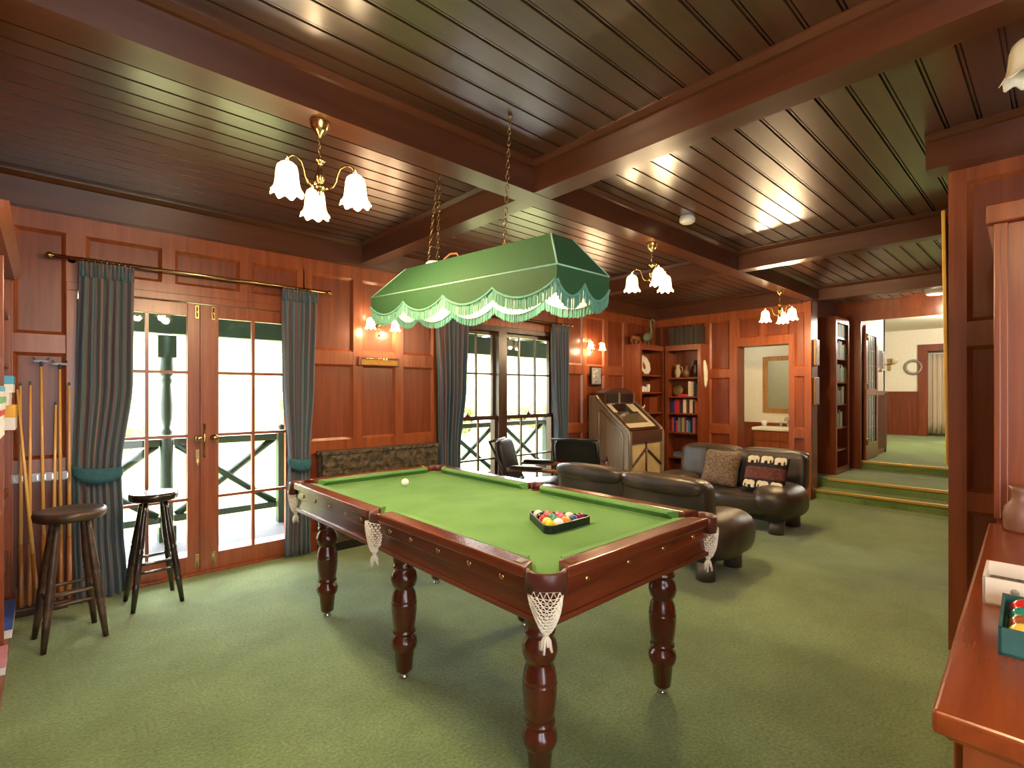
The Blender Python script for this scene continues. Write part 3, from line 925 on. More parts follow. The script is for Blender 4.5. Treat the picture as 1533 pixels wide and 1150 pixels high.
cols = [('yellow', (245, 200, 40)), ('white striped', (244, 240, 230)), ('orange', (240, 130, 40)), ('blue', (40, 70, 130)), ('maroon', (110, 30, 60)),
        ('gold', (246, 214, 90)), ('teal green', (30, 120, 90)), ('pink red', (230, 80, 90)), ('cream', (240, 226, 200)),
        ('scarlet', (225, 40, 30)), ('dark green', (40, 110, 60)), ('red', (220, 60, 60)),
        ('black', (30, 24, 30)), ('rose', (235, 100, 110)), ('pale', (236, 228, 214))]
rows = [5, 4, 3, 2, 1]
bi = 0
pitch_b = 0.0495
base = Vector((cen.x - 2 * pitch_b, cen.y - 0.0572 * 1.0))
wh = ['rack row nearest the camera', 'second rack row', 'middle rack row', 'fourth rack row', 'far tip of the rack']
for r_i, n_ in enumerate(rows):
    for q in range(n_):
        nm, cc = cols[bi]
        xx = base.x + (q + r_i * 0.5) * pitch_b
        yy = base.y + r_i * pitch_b * 0.866
        pos = ['first', 'second', 'third', 'fourth', 'fifth'][q]
        lab = '%s ball %s from left in the %s' % (nm, pos, wh[r_i]) if r_i < 4 else '%s ball at the %s' % (nm, wh[r_i])
        place(MB().ball((0, 0, BR), BR, 20, 12), 'pool_ball', ballmat(nm, cc), lab, 'ball', (xx, yy, 0.80), 'racked pool balls')
        bi += 1

# ---------------------------------------------------------------- fringed lamp over the table
shade_g = plain('green_fabric', (34, 76, 40), 0.8, 0, 0.06, 60, 0.05)
teal = plain('teal_braid', (92, 146, 126), 0.85, 0, 0.12, 90, 0.1)
lining = plain('cream_lining', (246, 236, 214), 0.8, 0, 0.03)
L = thing('billiard_lamp', 'long green fabric lampshade with scalloped teal fringe hanging over the pool table', 'lamp', (1.675, 2.15, 1.955))
L.rotation_euler = (R(2.9), 0, 0)
LX, LY = 0.172, 0.785
TX, TY0, TY1, TZ = 0.07, -0.65, 0.55, 0.165
def shell(off):
    m = MB()
    b_ = [(-LX, -LY), (LX, -LY), (LX, LY), (-LX, LY)]
    t_ = [(-TX, TY0), (TX, TY0), (TX, TY1), (-TX, TY1)]
    vs = [(x * (1 - off), y * (1 - off * 0.4), -off * 0.02) for x, y in b_] + [(x * (1 - off), y * (1 - off * 0.4), TZ - off * 0.08) for x, y in t_]
    m.add(vs, [(0, 1, 5, 4), (1, 2, 6, 5), (2, 3, 7, 6), (3, 0, 4, 7), (4, 5, 6, 7)])
    return m
shell(0).build('shade', shade_g, L, solid=0.004)
shell(0.06).build('lining', lining, L)
# valance with scallops: drop as a function of the position along a side
def side_pts():
    return [((-LX, LY), (-LX, -LY), 4), ((-LX, -LY), (LX, -LY), 2), ((LX, -LY), (LX, LY), 4), ((LX, LY), (-LX, LY), 2)]
def drop(s): return 0.058 + 0.06 * abs(math.sin(PI * s)) ** 0.75
val, bra, lin2, fri = MB(), MB(), MB(), MB()
for (p, q, nl) in side_pts():
    p = Vector(p); q = Vector(q)
    t = (q - p).normalized(); nn = Vector((t.y, -t.x))      # points outward for this order
    if nn.dot((p + q) / 2) < 0: nn = -nn
    ns = nl * 16
    def P2(u, o=0.0): 
        v = p + (q - p) * u + nn * o
        return v
    def vf(u, v):
        d = drop(u * nl)
        b = P2(u); return (b.x, b.y, -d * v)
    val.grid(vf, ns, 5, smooth=False)
    def lf(u, v):
        d = drop(u * nl); b = P2(u, -0.006); return (b.x, b.y, -(d + 0.012) * v)
    lin2.grid(lf, ns, 3, smooth=False)
    pts = []
    for i in range(ns + 1):
        u = i / ns; b = P2(u, 0.003); pts.append((b.x, b.y, -drop(u * nl)))
    bra.tube(pts, 0.007, 6)
    # fringe threads
    nt_ = nl * 62
    for i in range(nt_):
        u = (i + 0.5) / nt_
        d = drop(u * nl); b = P2(u, 0.002)
        ln = 0.052 + random.uniform(-0.004, 0.004)
        w_ = (q - p).length / nt_ * 0.5
        off = nn * random.uniform(-0.003, 0.004)
        M2 = Matrix.Translation((b.x + off.x, b.y + off.y, -d - ln / 2)) @ Matrix.Rotation(math.atan2(t.y, t.x), 4, 'Z')
        fri.box(-w_, w_, -0.0012, 0.0012, -ln / 2, ln / 2, M2)
vo = val.build('valance', shade_g, L, solid=0.003)
bra.build('braid', teal, vo)
tag(fri.build('fringe', teal, vo), 'teal fringe along the scallops')
lin2.build('valance_lining', lining, vo)
seam = MB()
cb = [(-LX, -LY, 0), (LX, -LY, 0), (LX, LY, 0), (-LX, LY, 0)]
ct = [(-TX, TY0, TZ), (TX, TY0, TZ), (TX, TY1, TZ), (-TX, TY1, TZ)]
for i in range(4):
    seam.tube([cb[i], ct[i]], 0.004, 6); seam.tube([cb[i], cb[(i + 1) % 4]], 0.004, 6)
seam.build('piping', plain('pale_piping', (150, 196, 170), 0.8), L)
bulb_m = glow('bulb_glass', (255, 226, 170), 8)
for yy in (-0.45, 0.0, 0.45):
    hol = MB().lathe([(0.014, 0.1), (0.016, 0.095), (0.016, 0.062), (0.012, 0.06)], (0, yy, 0), n=10).tube([(0, yy, 0.1), (0, yy, 0.155)], 0.004, 6).build('bulb_holder', M['brass'], L)
    MB().ball((0, yy, 0.03), 0.028, 12, 8, (1, 1, 1.2)).build('bulb', bulb_m, hol)
    point((0, yy, -0.03), LAMP * 0.11, (1.0, 0.84, 0.60), 0.03, L)
# chain and flex up to the ceiling
def chain(mb, p0, p1, r=0.0045, pitch=0.028):
    p0 = Vector(p0); p1 = Vector(p1)
    n_ = max(2, int((p1 - p0).length / pitch))
    d = (p1 - p0) / n_
    q = d.to_track_quat('Z', 'Y')
    for i in range(n_):
        c_ = p0 + d * (i + 0.5)
        ring = []
        for k in range(8):
            a = 2 * PI * k / 8
            v = Vector((0.008 * math.cos(a), 0, 0.62 * d.length * math.sin(a)))
            v = Matrix.Rotation(R(90 * (i % 2)), 3, 'Z') @ v
            ring.append(c_ + q @ v)
        mb.tube(ring, 0.0022, 4, closed=True)
Linv = (Matrix.Translation((1.675, 2.15, 1.955)) @ Matrix.Rotation(R(2.9), 4, 'X')).inverted()
def loc(x, y, z): return Linv @ Vector((x, y, z))
ch = MB(); chain(ch, (-0.03, TY0 + 0.35, TZ), loc(1.70, 1.86, ZC - 0.01)); ch.build('chain', M['brass'], L)
ch = MB(); chain(ch, (-0.045, TY1 - 0.2, TZ), loc(1.745, 2.545, ZC - 0.01)); ch.build('chain', M['brass'], L)
ch = MB(); chain(ch, (0.02, TY1 - 0.2, TZ), loc(1.755, 2.545, ZC - 0.01)); ch.build('chain', M['brass'], L)
MB().tube([(-0.01, TY1 - 0.3, TZ), (0.0, TY1 - 0.3, TZ + 0.03), (0, TY1 - 0.36, TZ + 0.05), (0, TY1 - 0.42, TZ + 0.045), (0, TY1 - 0.46, TZ)], 0.006, 6).build('flex', plain('brown_flex', (150, 96, 66), 0.6), L)
MB().lathe([(0.05, 0), (0.05, 0.018), (0.035, 0.03), (0, 0.032)], (0, TY1 - 0.2, TZ), n=14).build('junction_cap', M['white'], L)
for (x, yy) in ((1.70, 1.86), (1.75, 2.545)):
    h = MB().lathe([(0.012, 0), (0.012, 0.006), (0.004, 0.01)], n=10)
    p_ = loc(x, yy, ZC - 0.012)
    shift(h, p_.x, p_.y, p_.z).build('ceiling_hook', M['brass'], L)

# ---------------------------------------------------------------- chandeliers and wall lights
tulip_on = glow('lit_tulip_glass', (255, 218, 150), 2.4)
tulip_hot = glow('lit_tulip_core', (255, 236, 190), 10)
tulip_off = plain('unlit_tulip_glass', (222, 208, 176), 0.25, 0, 0.04, 12)
def tulip(mb, c, s=1.0, down=True):
    prof = [(0.012, 0.0), (0.03, -0.004), (0.047, -0.02), (0.054, -0.045), (0.057, -0.08), (0.06, -0.11), (0.066, -0.135), (0.077, -0.152), (0.082, -0.158)]
    def wob(r, z, w, i):
        k = max(0, i - 4) / 4
        ru = math.sin(8 * w)
        return (r * (1 + 0.05 * k * ru + 0.02 * math.cos(8 * w)), z - 0.010 * k * k * ru)
    mb.lathe([(r * s, z * s) for r, z in prof], c, n=48, caps=False, wob=wob)
def chandelier(label, loc_, a0, lit=True, power=1.0, group='brass three-arm ceiling lights'):
    o = thing('ceiling_light', label, 'ceiling light', loc_, 0, group)
    o.scale = (0.8, 0.8, 0.8)
    cup = MB().lathe([(0.055, 0.0), (0.054, -0.01), (0.045, -0.04), (0.028, -0.065), (0.012, -0.075), (0.008, -0.085), (0, -0.087)], n=20)
    cup.build('ceiling_cup', M['brass'], o)
    st_ = MB()
    chain(st_, (0, 0, -0.085), (0, 0, -0.20), pitch=0.026)
    st_.build('chain', M['brass'], o)
    bd = MB().lathe([(0, -0.195), (0.012, -0.2), (0.012, -0.21), (0.03, -0.216), (0.034, -0.222), (0.014, -0.23), (0.012, -0.245), (0.016, -0.27), (0.025, -0.295), (0.028, -0.315), (0.022, -0.335), (0.012, -0.345),
                     (0.02, -0.355), (0.033, -0.362), (0.033, -0.372), (0.02, -0.38), (0.01, -0.395), (0.006, -0.405), (0, -0.408)], n=20)
    bd.build('baluster', M['brass'], o)
    for i in range(3):
        a = a0 + 2 * PI * i / 3
        dx, dy = math.cos(a), math.sin(a)
        path = [(0.02, -0.367), (0.05, -0.372), (0.075, -0.362), (0.09, -0.335), (0.10, -0.295), (0.115, -0.262), (0.145, -0.245), (0.175, -0.25), (0.195, -0.272), (0.2, -0.292)]
        ar = MB().tube([(dx * r, dy * r, z) for r, z in path], 0.0055, 8)
        ar.lathe([(0.008, -0.285), (0.022, -0.292), (0.024, -0.302), (0.016, -0.306)], (dx * 0.2, dy * 0.2, 0), n=14)
        ao_ = ar.build('arm', M['brass'], o)
        sh = MB(); tulip(sh, (dx * 0.2, dy * 0.2, -0.300))
        sh.build('shade', tulip_on if lit else tulip_off, ao_, solid=0.003)
        if lit:
            MB().ball((dx * 0.2, dy * 0.2, -0.395), 0.026, 12, 8, (1, 1, 1.3)).build('bulb', tulip_hot, ao_)
            point((dx * 0.2, dy * 0.2, -0.475), LAMP * power, WARM, 0.035, o)
            point((dx * 0.2, dy * 0.2, -0.272), LAMP * 0.0 + 1.2, WARM, 0.02, o)
    return o
chandelier('lit brass three-arm ceiling light with tulip shades, nearest the french doors', (0.895, 2.23, 2.6), R(-21.5 + 90 + 7))
chandelier('lit brass three-arm ceiling light right of the green lampshade', (3.58, 2.23, 2.6), R(-58.1 + 48))
chandelier('lit brass three-arm ceiling light in front of the bathroom opening', (6.30, 2.23, 2.6), R(-70.5 + 80))
chandelier('unlit cream tulip shade of ceiling light cut by the top right corner', (2.374, -0.079, ZC), R(107.4), lit=False)
chandelier('added lit brass three-arm ceiling light above the camera, out of view', (0.40, -0.05, ZC), R(30), power=0.3)  # unseen fill light, added to brighten the pier
def sconce(label, x, z):
    o = thing('wall_light', label, 'wall light', (x, YW - 0.02, z), 0, 'brass twin wall lights')
    MB().lathe([(0.045, 0), (0.045, 0.006), (0.03, 0.014), (0.012, 0.02), (0, 0.022)], n=18, M=Matrix.Rotation(R(90), 4, 'X')).build('back_plate', M['brass'], o)
    MB().tube([(0, -0.02, -0.02), (0, -0.03, -0.1), (0, -0.03, -0.13)], [0.006, 0.006, 0.009], 8).build('pendant_drop', M['brass'], o)
    for s in (-1, 1):
        ar = MB().tube([(0, -0.015, 0), (s * 0.04, -0.06, -0.01), (s * 0.085, -0.10, 0.015), (s * 0.115, -0.11, 0.05), (s * 0.13, -0.11, 0.035)], 0.005, 8).build('arm', M['brass'], o)
        sh = MB(); tulip(sh, (s * 0.13, -0.11, 0.03), 0.62)
        sh.build('shade', tulip_on, ar, solid=0.003)
        MB().ball((s * 0.13, -0.11, -0.03), 0.018, 10, 7, (1, 1, 1.2)).build('bulb', tulip_hot, ar)
        point((s * 0.13, -0.11, -0.09), LAMP * 0.14, WARM, 0.03, o)
        point((s * 0.10, -0.07, 0.06), LAMP * 0.04, WARM, 0.02, o)
    return o
sconce('lit brass twin wall light between french doors and window', 2.36, 2.07)
sconce('lit brass twin wall light right of the window curtains', 5.62, 2.07)
# smoke detector
sd = thing('smoke_detector', 'round white smoke detector on the ceiling boards', 'smoke detector', (3.70, 1.99, ZC))
MB().lathe([(0.055, 0), (0.055, -0.012), (0.06, -0.014), (0.058, -0.04), (0.045, -0.052), (0, -0.054)], n=24).build('body', M['white'], sd)
MB().lathe([(0.040, 0.003), (0.040, -0.001), (0.02, -0.003), (0, -0.003)], (0, 0, -0.052), n=20).build('grille', M['cream'], sd)

# ================================================================= CURTAINS
def stripe_mat(name):
    m, nt, b = newmat(name)
    b.inputs['Roughness'].default_value = 0.85
    b.inputs['Sheen Weight'].default_value = 0.2
    uv = nt.nodes.new('ShaderNodeUVMap')
    mp = nt.nodes.new('ShaderNodeMapping')
    mp.inputs['Scale'].default_value = (15, 0.12, 1)
    nz = nt.nodes.new('ShaderNodeTexNoise')
    nz.inputs['Scale'].default_value = 1.6
    nz.inputs['Detail'].default_value = 2.5
    nt.links.new(uv.outputs[0], mp.inputs['Vector'])
    nt.links.new(mp.outputs[0], nz.inputs['Vector'])
    cr = nt.nodes.new('ShaderNodeValToRGB')
    cr.color_ramp.interpolation = 'CONSTANT'
    cs = [(0.0, (56, 60, 84)), (0.36, (58, 104, 112)), (0.43, (84, 82, 104)), (0.48, (134, 98, 88)), (0.52, (56, 110, 116)), (0.58, (68, 70, 96)), (0.63, (116, 108, 104)), (0.68, (62, 90, 106))]
    el = cr.color_ramp.elements
    while len(el) < len(cs): el.new(0.5)
    for e_, (p, c_) in zip(el, cs):
        e_.position = p; e_.color = lin(c_)
    nt.links.new(nz.outputs['Fac'], cr.inputs['Fac'])
    nt.links.new(cr.outputs['Color'], b.inputs['Base Color'])
    return m
M['curtain'] = stripe_mat('striped_curtain')
M['tie'] = plain('teal_tieback', (44, 92, 104), 0.8, 0, 0.2, 30)
def lerp(a, b, t): return a + (b - a) * t
def profile(pts, z):
    for (z0, a0, b0), (z1, a1, b1) in zip(pts, pts[1:]):
        if z <= z0 and z >= z1:
            t = (z0 - z) / (z0 - z1); t = t * t * (3 - 2 * t)
            return lerp(a0, a1, t), lerp(b0, b1, t)
    return pts[-1][1], pts[-1][2]
def curtain(label, pts, folds, ztie=None, y=4.40, ph=0.0):
    """pts: (z, left x, right x) from the top down"""
    o = thing('curtain', label, 'curtain', ((pts[0][1] + pts[0][2]) / 2, y, 0), 0, 'striped curtains')
    ox = (pts[0][1] + pts[0][2]) / 2
    zt, zb = pts[0][0], pts[-1][0]
    def fn(u, v):
        z = lerp(zt, zb, v)
        a, b = profile(pts, z)
        am = 0.026 * min(1, (b - a) / 0.3)
        if ztie: am *= 0.75 + 0.25 * min(1, abs(z - ztie) / 0.3)
        am *= 0.6 + 0.4 * min(1, v * 6)
        w_ = u + 0.012 * math.sin(9 * u + 3 * v + ph)
        x = lerp(a, b, u)
        yy = am * math.sin(2 * PI * folds * w_ + ph) + 0.006 * math.sin(31 * u + 4 * v)
        return (x - ox, yy, z)
    m = MB().grid(fn, folds * 12, 28, uv=True)
    m.build('cloth', M['curtain'], o, solid=0.004)
    hd = MB()
    def hf(u, v):
        a, b = pts[0][1], pts[0][2]
        return (lerp(a, b, u) - ox, 0.012 * math.sin(2 * PI * folds * 2 * u) - 0.012 + 0.03 * 0, zt + 0.035 - 0.10 * v)
    hd.grid(hf, folds * 16, 3, uv=True)
    hd.build('pleated_heading', M['curtain'], o, solid=0.004)
    if ztie:
        a, b = profile(pts, ztie)
        t_ = MB()
        n_ = 20
        ring = []
        for i in range(n_ + 1):
            w_ = PI + PI * i / n_
            ring.append(((a + b) / 2 - ox + (b - a) / 2 * 1.06 * math.cos(w_), 0.045 * math.sin(w_) - 0.01))
        def tf(u, v):
            k = u * n_; i = min(n_ - 1, int(k)); f_ = k - i
            p = (lerp(ring[i][0], ring[i + 1][0], f_), lerp(ring[i][1], ring[i + 1][1], f_))
            sag = 0.05 * math.sin(PI * u)
            wd = 0.05 + 0.05 * math.sin(PI * u)
            return (p[0], p[1], ztie + 0.04 - sag * 0.8 + wd * (0.5 - v) - 0.03 * u)
        t_.grid(tf, 24, 3)
        t_.build('tieback', M['tie'], o, solid=0.006)
    return o
curtain('striped blue-green curtain at left side of the french doors, beside the cues', [(2.235, 0.165, 0.455), (1.5, 0.15, 0.45), (0.86, 0.135, 0.385), (0.5, 0.14, 0.395), (0.02, 0.15, 0.42)], 7, 0.86)
curtain('striped blue-green curtain at right side of the french doors', [(2.235, 1.45, 1.745), (1.5, 1.46, 1.72), (0.82, 1.50, 1.68), (0.5, 1.49, 1.68), (0.02, 1.475, 1.69)], 6, 0.80, ph=1.0)
curtain('striped dark curtain at left side of the window', [(2.235, 2.98, 3.42), (1.5, 3.02, 3.38), (0.80, 3.03, 3.30), (0.4, 3.03, 3.30), (0.02, 3.02, 3.30)], 7, None, ph=2.0)
curtain('dark plain-looking curtain at right side of the window', [(2.235, 4.74, 5.06), (1.5, 4.76, 5.05), (0.80, 4.82, 5.05), (0.4, 4.82, 5.05), (0.02, 4.82, 5.05)], 6, None, ph=0.5)
def rod(label, x0, x1, rings):
    o = thing('curtain_rod', label, 'curtain rod', ((x0 + x1) / 2, 4.40, 2.285), 0, 'brass curtain rods')
    h = (x1 - x0) / 2
    MB().tube([(-h, 0, 0), (h, 0, 0)], 0.0125, 12).build('pole', M['brass'], o)
    for s in (-1, 1):
        MB().ball((s * (h + 0.012), 0, 0), 0.02, 12, 8).build('finial', M['brass'], o)
        bk = MB().tube([(s * (h - 0.1), 0, 0), (s * (h - 0.1), 0.08, 0)], 0.008, 8)
        bk.lathe([(0.022, 0), (0.022, 0.006), (0, 0.006)], n=12, M=Matrix.Translation((s * (h - 0.1), 0.078, 0)) @ Matrix.Rotation(R(90), 4, 'X'))
        bk.build('bracket', M['brass'], o)
    for xr in rings:
        rg = []
        for k in range(10):
            a = 2 * PI * k / 10
            rg.append((xr - (x0 + x1) / 2, 0.019 * math.cos(a), 0.019 * math.sin(a) - 0.005))
        MB().tube(rg, 0.003, 5, closed=True).build('ring', M['brass'], o)
    return o
rod('long brass curtain rod above the french doors', 0.03, 1.84, [0.18 + 0.032 * i for i in range(9)] + [1.47 + 0.034 * i for i in range(8)])
rod('brass curtain rod above the window, partly behind lampshade', 2.93, 5.12, [3.0 + 0.045 * i for i in range(9)] + [4.76 + 0.035 * i for i in range(8)])

# ---------------------------------------------------------------- carved chest under the panels
cv = two_tone('carved_relief', [(28, 26, 19), (56, 50, 36), (92, 72, 46), (44, 44, 32)], (1, 1, 1), nscale=16, rough=0.5, detail=5)
_nt = cv.node_tree
_b = _nt.nodes['Principled BSDF']
_v = _nt.nodes.new('ShaderNodeTexVoronoi'); _v.inputs['Scale'].default_value = 22
_tc = _nt.nodes.new('ShaderNodeTexCoord'); _mp = _nt.nodes.new('ShaderNodeMapping'); _mp.inputs['Scale'].default_value = (1, 1, 0.7)
_nt.links.new(_tc.outputs['Object'], _mp.inputs[0]); _nt.links.new(_mp.outputs[0], _v.inputs['Vector'])
_bp = _nt.nodes.new('ShaderNodeBump'); _bp.inputs['Strength'].default_value = 0.9; _bp.inputs['Distance'].default_value = 0.02
_nt.links.new(_v.outputs['Distance'], _bp.inputs['Height']); _nt.links.new(_bp.outputs[0], _b.inputs['Normal'])
ck = thing('carved_chest', 'long low dark carved wooden chest against the panelled wall behind the pool table', 'chest', (2.37, 4.40, 0))
MB().box(-0.6, 0.6, -0.055, 0.06, 0.07, 0.85).build('body', cv, ck, bevel=0.004)
MB().box(-0.615, 0.615, -0.068, 0.062, 0.85, 0.885).build('lid', cv, ck, bevel=0.006)
MB().box(-0.605, 0.605, -0.06, 0.06, 0.0, 0.07).build('plinth', M['black'], ck)
bnd = MB()
for z in (0.2, 0.33, 0.46, 0.59, 0.72):
    bnd.box(-0.6, 0.6, -0.062, -0.05, z - 0.008, z + 0.008)
bnd.build('carved_bands', cv, ck, bevel=0.003)

# ---------------------------------------------------------------- bar stools
def stool(name, label, loc_, hs, r, mat, rz, rot=0.0):
    o = thing(name, label, 'stool', loc_, rz, 'wooden bar stools')
    prof = [(0, hs - 0.055), (r * 0.86, hs - 0.055), (r * 0.97, hs - 0.045), (r, hs - 0.02), (r * 0.97, hs - 0.004), (r * 0.9, hs), (r * 0.6, hs - 0.006), (0, hs - 0.009)]
    MB().lathe(prof, n=32).build('seat', mat, o)
    feet = []
    for i in range(4):
        a = PI / 4 + i * PI / 2
        top = Vector((math.cos(a) * r * 0.55, math.sin(a) * r * 0.55, hs - 0.054))
        ft = Vector((math.cos(a) * 0.19, math.sin(a) * 0.19, 0.0))
        feet.append((top, ft))
        def at(t): return top + (ft - top) * t
        ts = [0, 0.1, 0.3, 0.42, 0.44, 0.46, 0.48, 0.6, 0.72, 0.74, 0.76, 0.8, 1.0]
        rs = [0.013, 0.015, 0.019, 0.021, 0.017, 0.022, 0.019, 0.021, 0.02, 0.016, 0.02, 0.018, 0.013]
        MB().tube([at(t) for t in ts], rs, 12).build('leg', mat, o)
    for i in range(4):
        j = (i + 1) % 4
        for t in ((0.58, 0.66) if i % 2 == 0 else (0.62,)):
            p = feet[i][0] + (feet[i][1] - feet[i][0]) * t; q = feet[j][0] + (feet[j][1] - feet[j][0]) * t
            m_ = (p + q) / 2
            MB().tube([p, p * 0.75 + q * 0.25, m_, p * 0.25 + q * 0.75, q], [0.007, 0.009, 0.011, 0.009, 0.007], 8).build('stretcher', mat, o)
    return o
stool('bar_stool', 'worn dark wooden bar stool standing in front of the cues', (0.105, 3.84, 0), 0.735, 0.165, wood('worn_stool_wood', (40, 26, 20), (92, 68, 54), 'x', 0.4, 0.1), R(8))
stool('bar_stool', 'black wooden bar stool standing in front of the left door leaf', (0.535, 4.13, 0), 0.735, 0.14, wood('black_stool_wood', (22, 15, 13), (50, 36, 30), 'x', 0.22, 0.5), R(3))

# ---------------------------------------------------------------- cues in their rack
cue_m = wood('cue_ash', (222, 164, 88), (244, 200, 126), 'z', 0.3, 0.4)
butt_m = wood('cue_butt', (140, 84, 40), (186, 124, 66), 'z', 0.3, 0.4)
rk = thing('cue_rack', 'wooden cue rack with a clip rail, on the wall left of curtain', 'cue rack', (-0.02, 4.46, 0), 0)
cl = MB().box(-0.14, 0.13, -0.012, 0.018, 0.83, 0.885)
cl.build('clip_rail', plain('rail_steel', (150, 140, 140), 0.35, 0.6), rk)
cp = MB()
for i in range(8):
    xx = -0.125 + i * 0.036
    cp.box(xx - 0.004, xx + 0.004, -0.03, -0.012, 0.84, 0.875)
cp.build('clips', M['chrome'], rk)
MB().box(-0.14, 0.13, -0.075, 0.018, 0.0, 0.05).build('foot_board', M['dark'], rk, bevel=0.006)
cues = [(-0.112, -0.116, 1.465, 'cue leaning at far left, tip highest beside the blue box'), (-0.075, -0.07, 1.47, 'cue second from left, in the rack'), (0.035, 0.05, 1.34, 'shortest cue, standing between the two cross rests'),
        (0.115, 0.116, 1.47, 'cue at far right, touching the curtain')]
def cue(label, xb, xt, h, rest=False):
    nm = 'cue_rest' if rest else 'snooker_cue'
    o = thing(nm, label, 'cue', (xb, 4.425, 0.05), 0, 'cues in the wall rack')
    d = Vector((xt - xb, 0.02, h - 0.05))
    q = lambda t: d * t
    MB().tube([q(0), q(0.02), q(0.28)], [0.013, 0.0145, 0.0115], 10).build('butt', butt_m, o)
    MB().tube([q(0.28), q(0.985)], [0.0115, 0.0058], 10).build('shaft', cue_m, o)
    if rest:
        MB().tube([q(0.98), q(1.0)], 0.008, 10).box(-0.035 + d.x, 0.035 + d.x, d.y - 0.006, d.y + 0.006, d.z - 0.004, d.z + 0.010).tube([(d.x - 0.03, d.y, d.z + 0.01), (d.x - 0.036, d.y, d.z + 0.025)], 0.005, 6).tube([(d.x + 0.03, d.y, d.z + 0.01), (d.x + 0.036, d.y, d.z + 0.025)], 0.005, 6).build('cross_head', plain('rest_metal', (90, 96, 108), 0.35, 0.7), o)
    else:
        MB().tube([q(0.985), q(1.0)], [0.006, 0.005], 10).build('tip', plain('cue_tip', (60, 96, 120), 0.8), o)
    return o
for xb, xt, h, lab in cues: cue('pale wooden ' + lab, xb, xt, h)
cue('cue with metal cross rest head, left of the pair in the rack', -0.005, -0.02, 1.60, True)
cue('cue with metal cross rest head, right of the pair nearest the curtain', 0.075, 0.07, 1.585, True)
o = thing('snooker_cue', 'pale cue leaning out of the rack towards the bar stool', 'cue', (-0.03, 4.30, 0.0), 0, 'cues in the wall rack')
d_ = Vector((-0.10, 0.13, 1.42))
MB().tube([d_ * 0, d_ * 0.02, d_ * 0.28], [0.013, 0.0145, 0.0115], 10).build('butt', butt_m, o)
MB().tube([d_ * 0.28, d_ * 1.0], [0.0115, 0.0056], 10).build('shaft', cue_m, o)

# ---------------------------------------------------------------- games shelf on the left wall
gs = thing('games_bookcase', 'tall wooden bookcase of games cut by left edge of the photo', 'bookcase', (-0.35, 3.6, 0))
SXF = 0.195     # front edge, local x
for yy in (-0.75, 0.05, 0.80):
    MB().box(-0.19, SXF, yy - 0.012, yy + 0.012, 0.06, 2.1).build('upright', M['orange'], gs, bevel=0.003)
MB().box(-0.19, -0.18, -0.75, 0.80, 0.06, 2.1).build('back_board', M['panel'], gs)
MB().box(-0.19, SXF + 0.01, -0.78, 0.83, 0, 0.06).build('plinth', M['orange'], gs)
MB().box(-0.19, SXF + 0.015, -0.78, 0.83, 2.1, 2.16).prism([(SXF + 0.015, 2.1), (SXF + 0.05, 2.16), (SXF + 0.015, 2.16)], -0.78, 0.83, 'y').build('cornice', M['orange'], gs)
for z in (0.42, 0.80, 1.18, 1.56, 1.86):
    MB().box(-0.18, SXF - 0.01, -0.738, 0.788, z - 0.011, z + 0.011).build('shelf', M['orange'], gs)
gcol = [((236, 236, 240), 'white'), ((206, 52, 48), 'red'), ((80, 170, 220), 'light blue'), ((232, 176, 56), 'yellow'), ((60, 90, 170), 'dark blue'), ((216, 150, 170), 'pink'), ((120, 180, 130), 'green')]
gm = {n: plain('game_box_' + n.replace(' ', '_'), c_, 0.45, 0, 0.06) for c_, n in gcol}
def gamebox(x1, yc, z, ly, lz, depth, n, lab):
    o = thing('game_box', lab, 'box', (x1 - depth / 2, yc, z), 0, 'boxed games on the shelves')
    MB().box(-depth / 2, depth / 2, -ly / 2, ly / 2, 0, lz * 0.55).build('box_base', gm['white'], o)
    MB().box(-depth / 2 - 0.002, depth / 2 + 0.002, -ly / 2 - 0.002, ly / 2 + 0.002, lz * 0.5, lz).build('box_lid', gm[n], o, bevel=0.002)
zs = 1.191
gamebox(-0.13, 3.98, zs + 0.21, 0.30, 0.09, 0.28, 'light blue', 'light blue game box jutting out at top of the pile by the cues')
gamebox(-0.145, 3.99, zs + 0.14, 0.32, 0.07, 0.28, 'white', 'white game box under the light blue one')
gamebox(-0.125, 4.12, zs, 0.28, 0.14, 0.26, 'yellow', 'yellow game box at bottom of the pile by the cues')
gamebox(-0.15, 3.40, zs, 0.36, 0.07, 0.28, 'white', 'white game box lowest in the left pile')
gamebox(-0.15, 3.40, zs + 0.07, 0.34, 0.06, 0.28, 'red', 'red game box second in the left pile')
gamebox(-0.145, 3.38, zs + 0.13, 0.36, 0.06, 0.28, 'green', 'green game box third in the left pile')
gamebox(-0.15, 3.40, zs + 0.19, 0.34, 0.05, 0.28, 'light blue', 'light blue game box topmost in the left pile')
gamebox(-0.14, 3.5, 0.061, 0.20, 0.07, 0.28, 'pink', 'pink game box on the bottom shelf nearest the floor')
gamebox(-0.135, 4.1, 0.061, 0.42, 0.09, 0.28, 'dark blue', 'dark blue game box on the bottom shelf below the cues')

# brass plaque under the wall light
pq = thing('wall_scoreboard', 'narrow wooden scoring board with brass face below the wall light', 'scoreboard', (2.365, 4.472, 1.655), 0)
MB().box(-0.215, 0.215, -0.03, 0.008, 0, 0.085).build('backboard', M['panel'], pq, bevel=0.005)
MB().box(-0.19, 0.19, -0.036, -0.03, 0.012, 0.058).build('brass_face', plain('dull_brass', (170, 128, 58), 0.5, 0.5, 0.2, 30), pq)
MB().tube([(-0.19, -0.038, 0.068), (0.19, -0.038, 0.068)], 0.004, 6).box(0.03, 0.045, -0.045, -0.03, 0.055, 0.08).box(0.055, 0.07, -0.045, -0.03, 0.055, 0.08).build('slide_rail', M['brass'], pq)

